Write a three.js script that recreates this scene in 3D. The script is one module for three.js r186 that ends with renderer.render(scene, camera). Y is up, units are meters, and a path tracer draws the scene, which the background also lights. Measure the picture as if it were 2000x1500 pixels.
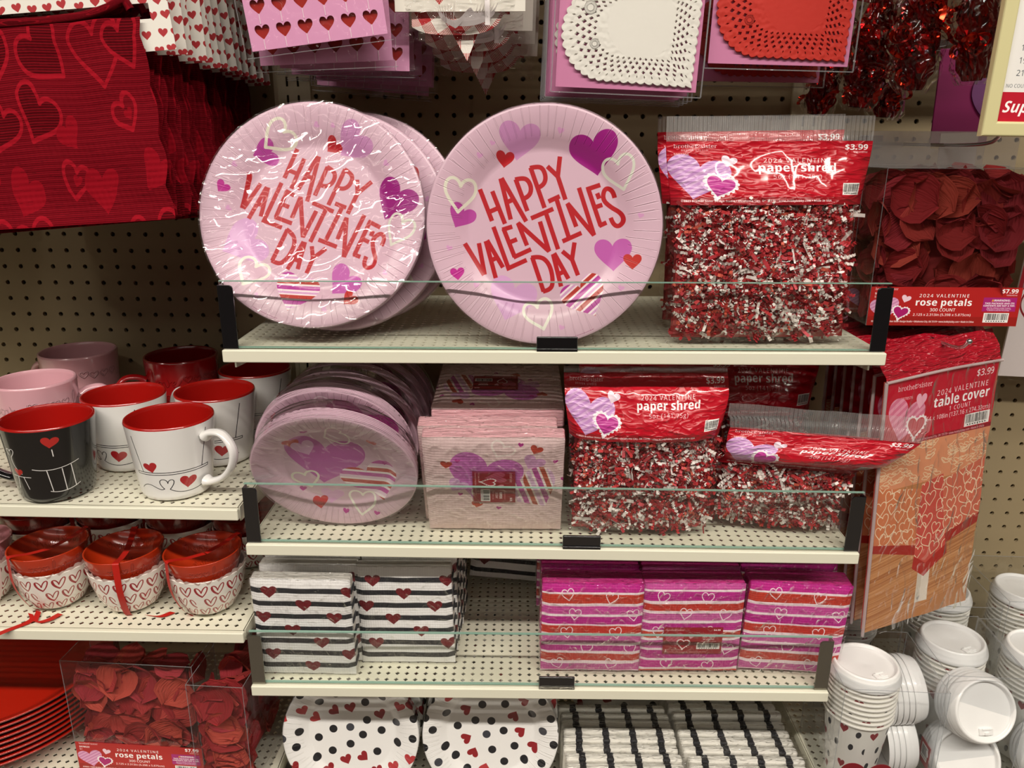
import * as THREE from 'three';
import { RoundedBoxGeometry } from 'three/addons/geometries/RoundedBoxGeometry.js';
import { RectAreaLightUniformsLib } from 'three/addons/lights/RectAreaLightUniformsLib.js';
import { mergeGeometries } from 'three/addons/utils/BufferGeometryUtils.js';
import { ImprovedNoise } from 'three/addons/math/ImprovedNoise.js';

// ---------- camera, light, exposure ----------
const renderer = new THREE.WebGLRenderer();
renderer.toneMapping = THREE.LinearToneMapping;
renderer.toneMappingExposure = 0.93;
renderer.shadowMap.enabled = true;
RectAreaLightUniformsLib.init();
const scene = new THREE.Scene();
scene.background = new THREE.Color(0x000000);
const F = 1529.12;                                   // focal length in pixels of the 2000 x 1500 frame
const camera = new THREE.PerspectiveCamera(2 * Math.atan(750 / F) * 180 / Math.PI, 4 / 3, 0.02, 40);
camera.position.set(0.34418, -0.06547, 1.22451);
camera.rotation.order = 'YXZ';
camera.rotation.set(-0.29744, 0.00737, 0.00648);
camera.updateMatrixWorld(true);
const CEIL = 2.55, FLOOR = -1.45;
const LIGHTS = [[2.75, 92], [5.4, 2], [8.0, 2]];   // rows of ceiling strip fixtures: z, intensity
const LIGHT_W = 7, LIGHT_D = 0.16;
// ---------- helpers ----------
const V3 = (x, y, z) => new THREE.Vector3(x, y, z);
const { sin, cos, PI, abs, min, max, sqrt, pow, floor, hypot, atan2, exp } = Math;
const lerp = (a, b, t) => a + (b - a) * t, clamp = (x, a = 0, b = 1) => min(b, max(a, x));
const sm = (a, b, x) => { const t = clamp((x - a) / (b - a)); return t * t * (3 - 2 * t); };
function rng(seed) { let s = seed | 0; return () => { s = (s + 0x6d2b79f5) | 0; let t = Math.imul(s ^ (s >>> 15), 1 | s); t = (t + Math.imul(t ^ (t >>> 7), 61 | t)) ^ t; return ((t ^ (t >>> 14)) >>> 0) / 4294967296; }; }
const noiser = new ImprovedNoise();
const N3 = (x, y, z = 0) => noiser.noise(x, y, z);
function ray(px, py) { return V3((px - 1000) / F, -(py - 750) / F, -1).applyEuler(camera.rotation); }
const onZ = (px, py, z) => { const d = ray(px, py); return camera.position.clone().addScaledVector(d, (z - camera.position.z) / d.z); };
const onY = (px, py, y) => { const d = ray(px, py); return camera.position.clone().addScaledVector(d, (y - camera.position.y) / d.y); };

const taken = new Map();
function numbered(name) { const n = taken.get(name) ?? 0; taken.set(name, n + 1); return n ? `${name}_${String(n).padStart(3, '0')}` : name; }
function tag(o, label, category, group, kind) { if (label) o.userData.label = label; if (category) o.userData.category = category; if (group) o.userData.group = group; if (kind) o.userData.kind = kind; return o; }
function thing(name, label, category, pos = [0, 0, 0], rot = [0, 0, 0], group) {
  const o = new THREE.Group(); o.name = numbered(name); scene.add(o);
  o.rotation.order = 'YXZ'; o.position.set(...(pos.isVector3 ? pos.toArray() : pos)); o.rotation.set(...rot);
  return tag(o, label, category, group);
}
function part(name, geo, mat, parent, pos, rot) {
  const m = new THREE.Mesh(geo, mat); m.name = parent ? name : numbered(name); m.castShadow = m.receiveShadow = true;
  m.rotation.order = 'YXZ'; if (pos) m.position.set(...pos); if (rot) m.rotation.set(...rot);
  (parent ?? scene).add(m); return m;
}
function copy(o, pos, rot, label, group) {
  const c = o.clone(); c.userData = { ...o.userData }; c.name = numbered(o.name.replace(/_\d{3}$/, '')); scene.add(c);
  if (pos) c.position.set(...(pos.isVector3 ? pos.toArray() : pos)); if (rot) c.rotation.set(...rot);
  if (label) c.userData.label = label; if (group) c.userData.group = group; return c;
}
const struct = (name, geo, mat, label, category, pos, rot) => tag(part(name, geo, mat, null, pos, rot), label, category, null, 'structure');
// geometry
function grid(nu, nv, fn, uvfn) {
  const P = [], U = [], I = [];
  for (let j = 0; j <= nv; j++) for (let i = 0; i <= nu; i++) { const u = i / nu, v = j / nv; P.push(...fn(u, v)); U.push(...(uvfn ? uvfn(u, v) : [u, v])); }
  for (let j = 0; j < nv; j++) for (let i = 0; i < nu; i++) { const a = j * (nu + 1) + i, b = a + 1, c = a + nu + 1, d = c + 1; I.push(a, b, d, a, d, c); }
  return build(P, U, I);
}
function build(P, U, I) {
  const g = new THREE.BufferGeometry(); g.setAttribute('position', new THREE.Float32BufferAttribute(P, 3));
  g.setAttribute('uv', new THREE.Float32BufferAttribute(U ?? new Array(P.length / 3 * 2).fill(0), 2)); g.setIndex(I); g.computeVertexNormals(); return g;
}
const box = (w, h, d, x = 0, y = 0, z = 0) => new THREE.BoxGeometry(w, h, d).translate(x, y, z);
const rbox = (w, h, d, r, x = 0, y = 0, z = 0, s = 2) => new RoundedBoxGeometry(w, h, d, s, r).translate(x, y, z);
const merge = (list) => mergeGeometries(list.map((g) => { const n = g.index ? g.toNonIndexed() : g; for (const k of Object.keys(n.attributes)) if (!['position', 'normal', 'uv'].includes(k)) n.deleteAttribute(k); if (!n.attributes.uv) n.setAttribute('uv', new THREE.Float32BufferAttribute(new Array(n.attributes.position.count * 2).fill(0), 2)); n.clearGroups(); return n; }));
const lathe = (pts, seg = 48) => new THREE.LatheGeometry(pts.map((p) => new THREE.Vector2(p[0], p[1])), seg);
const tube = (pts, r, seg = 24, rad = 8, closed = false) => new THREE.TubeGeometry(new THREE.CatmullRomCurve3(pts.map((p) => V3(...p)), closed), seg, r, rad, closed);
function planarUV(g, sx, sy, ox = 0.5, oy = 0.5) { const p = g.attributes.position, u = []; for (let i = 0; i < p.count; i++) u.push(p.getX(i) / sx + ox, p.getY(i) / sy + oy); g.setAttribute('uv', new THREE.Float32BufferAttribute(u, 2)); return g; }
function heartShape(s, k = 1) {
  const h = new THREE.Shape(), a = s / 2; h.moveTo(0, -a * .9 * k); h.bezierCurveTo(-a * .35, -a * .5 * k, -a, -a * .1 * k, -a, a * .35 * k); h.bezierCurveTo(-a, a * .98 * k, -a * .2, a * k, 0, a * .45 * k);
  h.bezierCurveTo(a * .2, a * k, a, a * .98 * k, a, a * .35 * k); h.bezierCurveTo(a, -a * .1 * k, a * .35, -a * .5 * k, 0, -a * .9 * k); return h;
}
// textures
function tex(w, h, draw, { rep, data } = {}) {
  const c = document.createElement('canvas'); c.width = w; c.height = h; const g = c.getContext('2d'); draw(g, w, h);
  const t = new THREE.CanvasTexture(c); if (!data) t.colorSpace = THREE.SRGBColorSpace; if (rep) { t.wrapS = t.wrapT = THREE.RepeatWrapping; t.repeat.set(...rep); } return t;
}
function field(n, fn, rep) {   // grey data texture
  const d = new Uint8Array(n * n * 4); for (let y = 0; y < n; y++) for (let x = 0; x < n; x++) { const v = clamp(fn(x / n, y / n)) * 255, i = (y * n + x) * 4; d[i] = d[i + 1] = d[i + 2] = v; d[i + 3] = 255; }
  const t = new THREE.DataTexture(d, n, n); t.magFilter = THREE.LinearFilter; t.wrapS = t.wrapT = THREE.RepeatWrapping; if (rep) t.repeat.set(...rep); t.needsUpdate = true; return t;
}
const S = (color, roughness = .6, o = {}) => new THREE.MeshStandardMaterial({ color, roughness, ...o });
const P = (color, roughness = .6, o = {}) => new THREE.MeshPhysicalMaterial({ color, roughness, ...o });
function hp(g, x, y, s, rot = 0, k = 1) {  // heart path
  g.save(); g.translate(x, y); g.rotate(rot); g.scale(s / 2, s / 2 * k); g.beginPath(); g.moveTo(0, .9); g.bezierCurveTo(-.35, .5, -1, .1, -1, -.35); g.bezierCurveTo(-1, -.98, -.2, -1, 0, -.45);
  g.bezierCurveTo(.2, -1, 1, -.98, 1, -.35); g.bezierCurveTo(1, .1, .35, .5, 0, .9); g.closePath(); g.restore();
}
const fh = (g, x, y, s, rot, c, k) => { hp(g, x, y, s, rot, k); g.fillStyle = c; g.fill(); };
const oh = (g, x, y, s, rot, c, lw, k) => { hp(g, x, y, s, rot, k); g.strokeStyle = c; g.lineWidth = lw; g.lineJoin = 'round'; g.stroke(); };
function stripedHeart(g, x, y, s, rot, ang, cols, period, bg) { g.save(); hp(g, x, y, s, rot); g.clip(); g.fillStyle = bg; g.fillRect(x - s, y - s, 2 * s, 2 * s); g.translate(x, y); g.rotate(ang); let o = -s, i = 0; while (o < s) { const [c, w] = cols[i++ % cols.length]; g.fillStyle = c; g.fillRect(-s, o, 2 * s, w * period); o += w * period; } g.restore(); }
function txt(g, s, x, y, size, c = '#fff', { font = 'sans-serif', w = '', align = 'left', sp = 0, it = '', max } = {}) { g.font = `${it} ${w} ${size}px ${font}`; g.fillStyle = c; g.textAlign = align; g.letterSpacing = sp + 'px'; if (max) g.fillText(s, x, y, max); else g.fillText(s, x, y); g.letterSpacing = '0px'; }
function barcode(g, x, y, w, h, seed) { g.fillStyle = '#f4f2ee'; g.fillRect(x, y, w, h); const r = rng(seed); g.fillStyle = '#181414'; let o = x + w * .06; while (o < x + w * .93) { const k = (1 + floor(r() * 3)) * w / 95; g.fillRect(o, y + h * .08, k, h * .66); o += k + (1 + floor(r() * 3)) * w / 95; } for (let i = 0; i < 8; i++) g.fillRect(x + w * (.12 + i * .1), y + h * .82, w * .05, h * .09); }
function scallopHeart(g, x, y, s, rot, fill, edge) { const n = 26; g.fillStyle = edge; for (let i = 0; i < n; i++) { const t = i / n * 2 * PI, X = 16 * pow(sin(t), 3), Y = -(13 * cos(t) - 5 * cos(2 * t) - 2 * cos(3 * t) - cos(4 * t)), a = X / 32 * s * 1.02, b = (Y - 1) / 32 * s * 1.02; g.beginPath(); g.arc(x + a * cos(rot) - b * sin(rot), y + a * sin(rot) + b * cos(rot), s * .06, 0, 7); g.fill(); } fh(g, x, y, s * 1.02, rot, edge); fh(g, x, y, s * .86, rot, fill); }

// ---------- shared relief ----------
const ridge = (x, y, s) => 1 - abs(N3(x, y, s)) * 2;
const creaseTex = field(512, (u, v) => { let a = 0; for (let k = 0; k < 3; k++) { const f = [5, 9, 17][k], w = [.5, .32, .18][k]; a += w * pow(clamp(ridge(u * f + N3(u * 3, v * 3, k) * 1.2, v * f * .8, k * 7.3)), 2.2); } return a; });
const softTex = field(256, (u, v) => .5 + .5 * (N3(u * 6, v * 6, 1.2) * .7 + N3(u * 14, v * 14, 4.4) * .3));
const fineTex = field(256, (u, v) => .5 + .35 * N3(u * 60, v * 60, 9.1) + .2 * N3(u * 23, v * 23, 3.3));
const lineTex = field(256, (u, v) => .5 + .5 * N3(u * 4, v * 46, 2.2));
const quiltTex = field(256, (u, v) => { const a = (u + v) * 40, b = (u - v) * 40; return .5 + .25 * sin(a * PI) * sin(b * PI) + .3 * N3(u * 5, v * 5, 8); });
const film = (o = {}) => P(0xffffff, .06, { transmission: 1, thickness: 0, ior: 1.45, bumpMap: creaseTex, bumpScale: .004, ...o });
const M = {
  peg: S(0x99896a, .62, { bumpMap: fineTex, bumpScale: .0002 }), dark: S(0x0c0b0a, .9), steel: S(0xe6e4d0, .42), steelDeck: S(0xe2dfcb, .45), hook: S(0xc9c9cc, .25, { metalness: 1 }),
  glass: P(0xfdfefd, .02, { transmission: 1, thickness: 0, ior: 1.5 }), glassEdge: P(0x9fc4b4, .12, { transmission: .35, thickness: 0, ior: 1.5 }),
  clipBlack: P(0x141416, .18, { clearcoat: 1, clearcoatRoughness: .05 }), clipMetal: S(0x8d8a80, .22, { metalness: .9, bumpMap: softTex, bumpScale: .001 }),
  film: film(), filmSoft: film({ bumpScale: .0022 }), filmFlat: film({ bumpMap: softTex, bumpScale: .002, roughness: .04 }), pvc: P(0xf6f7f8, .05, { transmission: 1, thickness: 0, ior: 1.5, bumpMap: softTex, bumpScale: .0012 }), pvcEdge: P(0xe6e8ea, .15, { transmission: .85, thickness: 0, ior: 1.5 }),
};
// ---------- the room: aisle of a shop ----------
const wallMat = S(0x7d766c, .85), ceilMat = S(0xa09d96, .9), floorMat = S(0x6f665c, .45, { bumpMap: softTex, bumpScale: .0005 });
struct('floor', box(12, .1, 10, .35, FLOOR - .05, 4.4), floorMat, 'pale vinyl floor of the shop aisle', 'floor');
struct('ceiling', box(12, .1, 10, .35, CEIL + .05, 4.4), ceilMat, 'white ceiling above the aisle', 'ceiling');
struct('wall_back', box(12, CEIL - FLOOR, .1, .35, (CEIL + FLOOR) / 2, -.26), wallMat, 'plain wall behind the pegboard', 'wall');
struct('wall_front', box(12, CEIL - FLOOR, .1, .35, (CEIL + FLOOR) / 2, 9.45), wallMat, 'far wall of the shop facing the shelves', 'wall');
struct('wall_left', box(.1, CEIL - FLOOR, 10, -5.7, (CEIL + FLOOR) / 2, 4.4), wallMat, 'side wall at one end of the aisle', 'wall');
struct('wall_right', box(.1, CEIL - FLOOR, 10, 6.4, (CEIL + FLOOR) / 2, 4.4), wallMat, 'side wall at the other end of the aisle', 'wall');
struct('wall_opposite', box(9, 1.75, .5, .35, FLOOR + .875, 3.15), S(0x5c4640, .8), 'tall display unit across the aisle', 'wall');
for (const [z, I] of LIGHTS) {
  const t = thing('ceiling_light', 'long white fluorescent strip light on the ceiling', 'light', [.35, CEIL - .05, z], [0, 0, 0], 'ceiling strip lights over the aisles');
  part('housing', box(LIGHT_W + .04, .06, LIGHT_D + .04, 0, .02, 0), S(0xffffff, .5), t);
  part('tube_diffuser', box(LIGHT_W, .012, LIGHT_D, 0, -.016, 0), S(0xffffff, .4, { emissive: 0xfff6e8, emissiveIntensity: 6 }), t);
  const l = new THREE.RectAreaLight(0xfff6ea, I, LIGHT_W, LIGHT_D); l.position.set(0, -.03, 0); l.rotation.x = -PI / 2; l.name = 'strip_light'; l.castShadow = true; t.add(l);
}
// pegboard panels: one inch grid of round holes, as real holes
const IN = .0254;
function pegboard(name, x0, x1, y0, y1, ox, oy, label) {
  const P_ = [], I_ = [], U_ = []; const n = 8, r = .0037, th = .006;
  const v = (x, y, z) => { P_.push(x, y, z); U_.push(x * 2, y * 2); return P_.length / 3 - 1; };
  const i0 = Math.ceil((x0 - ox) / IN - .5 + 1e-6), i1 = floor((x1 - ox) / IN + .5 - 1e-6), j0 = Math.ceil((y0 - oy) / IN - .5), j1 = floor((y1 - oy) / IN + .5);
  for (let i = i0; i <= i1; i++) for (let j = j0; j <= j1; j++) {
    const cx = ox + i * IN, cy = oy + j * IN; const a = max(x0, cx - IN / 2), b = min(x1, cx + IN / 2), c = max(y0, cy - IN / 2), d = min(y1, cy + IN / 2);
    if (b <= a || d <= c) continue;
    if (cx - r < a || cx + r > b || cy - r < c || cy + r > d) { const q = [v(a, c, 0), v(b, c, 0), v(b, d, 0), v(a, d, 0)]; I_.push(q[0], q[1], q[2], q[0], q[2], q[3]); continue; }
    const ring = [], back = [], sq = [];
    for (let k = 0; k < n; k++) { const t = (k + .5) / n * 2 * PI; ring.push(v(cx + r * cos(t), cy + r * sin(t), 0)); back.push(v(cx + r * cos(t), cy + r * sin(t), -th)); }
    for (const [X, Y] of [[b, cy], [b, d], [cx, d], [a, d], [a, cy], [a, c], [cx, c], [b, c]]) sq.push(v(X, Y, 0));
    for (let k = 0; k < n; k++) { const k1 = (k + 1) % n; I_.push(sq[k], sq[k1], ring[k], ring[k], sq[k1], ring[k1]); I_.push(ring[k], ring[k1], back[k1], ring[k], back[k1], back[k]); }
  }
  const g = build(P_, U_, I_).toNonIndexed(); g.computeVertexNormals();
  return struct(name, g, M.peg, label, 'pegboard');
}
pegboard('wall_pegboard', .028, .7425, -1.15, .5, .04354, 0, 'beige pegboard between the two slotted posts');
pegboard('wall_pegboard', -.76, -.008, -1.15, .5, -.4129 - .0004, 0, 'beige pegboard behind the mugs and lace runners');
pegboard('wall_pegboard', .795, 1.55, -1.15, .5, 1.1331 - 10 * IN, -.4362, 'beige pegboard behind the hanging table covers');
struct('wall_core', merge([box(2.4, 1.7, .01, .38, -.33, -.185), box(2.4, .01, .18, .38, .505, -.097), box(2.4, .01, .18, .38, -1.155, -.097), box(.01, 1.66, .18, -.766, -.325, -.097), box(.01, 1.66, .18, 1.556, -.325, -.097)]), M.peg, 'inner panel closing the hollow behind the pegboard', 'wall');
for (const [x, lab] of [[.0105, 'beige slotted shelf post beside the lace table runners'], [.769, 'beige slotted shelf post beside the foil garlands']]) {
  const t = thing('slotted_post', lab, 'post', [x, -1.15, 0]); t.userData.kind = 'structure';
  // face with two columns of real slots
  const s = new THREE.Shape(); s.moveTo(-.021, 0); s.lineTo(.021, 0); s.lineTo(.021, 1.65); s.lineTo(-.021, 1.65); s.closePath();
  for (let k = 0; k < 62; k++) for (const dx of [-.0075, .0085]) { const h = new THREE.Path(), y = .02 + k * IN; h.moveTo(dx - .0017, y); h.lineTo(dx - .0017, y + .0135); h.lineTo(dx + .0017, y + .0135); h.lineTo(dx + .0017, y); h.closePath(); s.holes.push(h); }
  part('post_face', new THREE.ExtrudeGeometry(s, { depth: .002, bevelEnabled: false }).translate(0, 0, .002), S(0xd8d2b6, .5), t);
  part('edge_trim', merge([box(.006, 1.65, .006, -.0235, .825, .003), box(.006, 1.65, .006, .0235, .825, .003)]), S(0xd5cfb2, .5), t);
}
// ---------- shelves ----------
function deckGeo(w, d) {   // perforated sheet, origin at the middle of its back edge, runs to +z
  const c = .0127, P_ = [], I_ = [], r = .0036, th = .0012; const nx = floor(w / c), nz = floor(d / c), mx = (w - nx * c) / 2, mz = (d - nz * c) / 2;
  const v = (x, y, z) => { P_.push(x, y, z); return P_.length / 3 - 1; };
  for (let i = 0; i < nx; i++) for (let j = 0; j < nz; j++) {
    const a = -w / 2 + mx + i * c - (i ? 0 : mx), b = -w / 2 + mx + (i + 1) * c + (i === nx - 1 ? mx : 0), e = mz + j * c - (j ? 0 : mz), f = mz + (j + 1) * c + (j === nz - 1 ? mz : 0), cx = -w / 2 + mx + (i + .5) * c, cz = mz + (j + .5) * c;
    for (const y of [0, -th]) {
      const q = [v(a, y, e), v(b, y, e), v(b, y, f), v(a, y, f)], h = [v(cx, y, cz - r), v(cx + r, y, cz), v(cx, y, cz + r), v(cx - r, y, cz)];
      for (let k = 0; k < 4; k++) { const k1 = (k + 1) % 4, t = [[q[k], h[k], q[k1]], [q[k1], h[k], h[k1]]]; for (const [A, B, C] of t) y ? I_.push(A, C, B) : I_.push(A, B, C); }
    }
    const p = [[0, -r], [r, 0], [0, r], [-r, 0]];
    for (let k = 0; k < 4; k++) { const [x1, z1] = p[k], [x2, z2] = p[(k + 1) % 4]; const A = v(cx + x1, 0, cz + z1), B = v(cx + x2, 0, cz + z2), C = v(cx + x2, -th, cz + z2), D = v(cx + x1, -th, cz + z1); I_.push(A, C, B, A, D, C); }
  }
  const g = build(P_, null, I_).toNonIndexed(); g.computeVertexNormals(); return g;
}
const DZ = .3607;
const decks = new Map();
function shelf({ x0, x1, y, tilt = 0, label, fence, mid, post = true }) {
  const w = x1 - x0, t = thing('metal_shelf', label, 'shelf', [(x0 + x1) / 2, y, 0], [0, 0, tilt]);
  const k = w.toFixed(3); if (!decks.has(k)) decks.set(k, deckGeo(w - .006, DZ - .022));
  part('deck', decks.get(k), M.steelDeck, t, [0, -.0005, .014]);
  part('front_lip', merge([rbox(w, .0148, .007, .0016, 0, -.0074, DZ - .0035), box(w - .004, .0015, .012, 0, -.0142, DZ - .008)]), M.steel, t);
  for (const s of [-1, 1]) part('end_fold', box(.0012, .014, DZ - .02, s * (w / 2 - .0012), -.008, DZ / 2), M.steel, t);
  for (const s of [-1, 1]) { const b = new THREE.Shape(); b.moveTo(0, 0); b.lineTo(DZ - .03, 0); b.lineTo(DZ - .03, -.012); b.lineTo(.06, -.04); b.lineTo(0, -.05); b.closePath(); part('bracket', new THREE.ExtrudeGeometry(b, { depth: .002, bevelEnabled: false }).rotateY(-PI / 2).translate(s * (w / 2 - .006), -.0155, .004), M.steel, t); }
  if (fence) {
    const gz = DZ - .0095, gh = .0765, g = part('glass_front', box(w - .004, gh, .003, 0, gh / 2 + .001, gz), M.glass, t);
    part('glass_edge', box(w - .004, .0012, .0034, 0, gh + .0018, gz), M.glassEdge, g);
    part('glass_edge', box(w - .004, .0012, .0034, 0, .0016, gz), M.glassEdge, g);
    const cs = new THREE.Shape(), cw = .0165, ch = .0725; cs.moveTo(0, 0); cs.lineTo(cw, 0); cs.lineTo(cw, ch - .005); cs.quadraticCurveTo(cw, ch, cw - .005, ch); cs.lineTo(0, ch); cs.closePath();
    for (const s of [-1, 1]) {
      const e = part('end_clip', new THREE.ExtrudeGeometry(cs, { depth: .0012, bevelEnabled: true, bevelThickness: .0006, bevelSize: .0006, bevelSegments: 2 }).translate(0, .001, 0), fence, g);
      e.position.set(s < 0 ? -w / 2 + .001 : w / 2 - .001, 0, gz + .003); if (s > 0) e.scale.x = -1;
      const f = part('clip_flange', box(.0014, ch, .012, s * (w / 2 - .001), ch / 2 + .001, gz - .004), fence, g);
    }
    if (mid !== undefined) { part('middle_clip', rbox(.047, .0165, .004, .0015, mid - (x0 + x1) / 2, .0085, gz + .0045), M.clipBlack, g); part('clip_lip', rbox(.047, .004, .008, .001, mid - (x0 + x1) / 2, .0015, gz + .005), fence, g); }
  }
  return t;
}
const Y1 = -.2915, Y2 = -.543, Y3 = -.749, YM = -.4905, YB = -.6665, Y4 = -.985, YL = -.95, YC = -.905;
shelf({ x0: .0054, x1: .7636, y: Y1, tilt: .0038, label: 'cream metal shelf carrying the large round plates', fence: M.clipBlack, mid: .389 });
shelf({ x0: .0095, x1: .7675, y: Y2, tilt: -.0054, label: 'cream metal shelf carrying the pink heart napkins', fence: M.clipBlack, mid: .425 });
shelf({ x0: -.003, x1: .755, y: Y3, tilt: .0009, label: 'cream metal shelf carrying the striped napkin packs', fence: M.clipMetal, mid: .399 });
shelf({ x0: -.754, x1: .004, y: YM, tilt: -.009, label: 'cream metal shelf carrying the mugs' });
shelf({ x0: -.759, x1: -.0055, y: YB, tilt: -.006, label: 'cream metal shelf carrying the bowls tied with ribbon' });
shelf({ x0: -.757, x1: -.003, y: YL, label: 'cream metal shelf carrying the red trays and petal boxes' });
shelf({ x0: .002, x1: .76, y: Y4, label: 'cream metal shelf carrying the polka dot plates' });
for (const [x0, l] of [[-1.513, 'high metal shelf over the bay beyond the lace runners'], [-.755, 'high metal shelf above the lace runners'], [.004, 'high metal shelf above the doily packs'], [.766, 'high metal shelf above the foil garlands']]) shelf({ x0, x1: x0 + .754, y: .31, label: l });
shelf({ x0: .766, x1: 1.524, y: YC, label: 'cream metal shelf carrying the boxed paper cups' });
const brand = (g, x, y, s, c) => { txt(g, 'brother', x, y, s, c, { font: 'serif' }); const a = s * 3.35; oh(g, x + a + s * .25, y - s * .35, s * .7, 0, c, s * .07); txt(g, 'sister', x + a + s * .7, y, s, c, { font: 'serif' }); };
// ---------- prints ----------
const PK = '#d8b6c7', RED = '#b81c26', MAG = '#a8218c', ORC = '#c561b0', LIL = '#d9aad2', CRM = '#e9e6d4';
// large plate, drawn in a 1444 x 1500 layout whose plate centre is (720,745) and radius 648
const LETTERS = [[[359, 541], [427, 714]], [[428, 551], [500, 729]], [[405, 667], [468, 640]], [[474, 482], [532, 705]], [[479, 480], [619, 715]], [[502, 615], [552, 592]], [[558, 486], [625, 658]], [[555, 488], [592, 478], [627, 488], [648, 535], [633, 581], [595, 594]], [[640, 422], [721, 640]], [[637, 425], [678, 415], [710, 427], [728, 478], [710, 522], [673, 534]], [[733, 415], [795, 472]], [[802, 362], [792, 469], [837, 594]], [[275, 839], [383, 1015]], [[353, 837], [386, 1013]], [[392, 825], [449, 1032]], [[399, 821], [490, 972]], [[420, 934], [463, 914]], [[435, 746], [521, 976], [624, 929]], [[492, 756], [556, 913]], [[485, 762], [541, 744]], [[525, 832], [568, 814]], [[549, 915], [648, 869]], [[625, 848], [573, 724], [750, 879], [696, 715]], [[646, 698], [770, 645]], [[730, 670], [801, 868]], [[742, 605], [805, 576]], [[787, 591], [859, 799]], [[825, 824], [931, 776]], [[901, 742], [849, 615], [1002, 788], [911, 529]], [[963, 535], [1038, 737]], [[952, 539], [1029, 513]], [[1013, 558], [1026, 588]], [[998, 637], [1044, 621]], [[1029, 737], [1070, 718]], [[1111, 583], [1100, 541], [1054, 528], [1043, 592], [1089, 633], [1149, 664], [1168, 707], [1140, 742], [1106, 727], [1093, 691]], [[655, 913], [723, 1107]], [[650, 917], [701, 905], [753, 948], [776, 1034], [767, 1097], [719, 1106]], [[773, 895], [822, 1077]], [[779, 890], [863, 1033]], [[801, 1010], [845, 988]], [[825, 879], [883, 926]], [[893, 829], [881, 924], [917, 1013]]];
const CURVED = new Set(LETTERS.filter((s) => s.length > 5));
function strokePath(g, pts, smooth) {
  g.beginPath(); g.moveTo(...pts[0]);
  if (!smooth) for (const p of pts.slice(1)) g.lineTo(...p);
  else { for (let i = 1; i < pts.length - 1; i++) { const m = [(pts[i][0] + pts[i + 1][0]) / 2, (pts[i][1] + pts[i + 1][1]) / 2]; g.quadraticCurveTo(...pts[i], ...(i === pts.length - 2 ? pts[i + 1] : m)); } }
  g.stroke();
}
const plateTex = tex(1400, 1400, (g, w) => {
  g.fillStyle = PK; g.fillRect(0, 0, w, w); g.save(); const s = w / 2 / 652; g.translate(w / 2, w / 2); g.scale(s, s); g.translate(-720, -745);
  fh(g, 575, 285, 225, .12, '#c98dbd'); fh(g, 990, 348, 262, -.2, '#9c1a80'); fh(g, 498, 380, 100, .12, RED); oh(g, 250, 575, 165, .12, CRM, 17, 1.25); fh(g, 256, 692, 150, .5, '#b8479f');
  oh(g, 250, 575, 165, .12, CRM, 17, 1.25); oh(g, 1130, 450, 165, -.28, '#dfe0d3', 15, 1.25); fh(g, 540, 1150, 270, .3, '#d8a5d3'); oh(g, 700, 1235, 165, -.3, '#ecebdd', 17, 1.1);
  fh(g, 236, 1006, 78, -.1, '#bd2090'); fh(g, 1110, 895, 205, -.05, '#c25fb0'); fh(g, 1215, 932, 98, 0, '#c02a24');
  stripedHeart(g, 960, 1135, 255, -.5, -.75, [['#b93a30', 1], ['#f6e6ea', .5], ['#b5359a', 1.1], ['#f6e6ea', .5], ['#d9a5d0', .6], ['#f6e6ea', .4]], 22, '#f6e6ea');
  for (const [x, y, z] of [[190, 865, 34], [360, 365, 36], [800, 232, 38], [1250, 680, 34], [1155, 1080, 36], [825, 1305, 34], [340, 1070, 34], [430, 300, 30]]) fh(g, x, y, z, .3, '#d99fca');
  g.strokeStyle = RED; g.lineWidth = 25; g.lineJoin = 'miter'; g.miterLimit = 3; for (const l of LETTERS) strokePath(g, l, CURVED.has(l));
  g.strokeStyle = '#a06080'; g.lineWidth = 3; g.setLineDash([10, 3]); g.beginPath(); g.arc(720, 745, 632, 1.1, 1.35); g.stroke(); g.restore();
});
const crimpTex = tex(1024, 1024, (g, w) => {
  g.fillStyle = '#808080'; g.fillRect(0, 0, w, w); const r = rng(5); g.translate(w / 2, w / 2);
  for (let i = 0; i < 76; i++) { const a = (i + r() * .5) / 76 * 2 * PI, r0 = .70 + r() * .08; g.strokeStyle = '#404040'; g.lineWidth = 4; g.beginPath(); g.moveTo(cos(a) * w * .5 * r0, sin(a) * w * .5 * r0); g.lineTo(cos(a) * w * .5 * (.985 - r() * .05), sin(a) * w * .5 * (.985)); g.stroke(); g.strokeStyle = '#b8b8b8'; g.lineWidth = 3; g.beginPath(); g.moveTo(cos(a + .006) * w * .5 * r0, sin(a + .006) * w * .5 * r0); g.lineTo(cos(a + .006) * w * .49, sin(a + .006) * w * .49); g.stroke(); }
}, { data: true });
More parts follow.
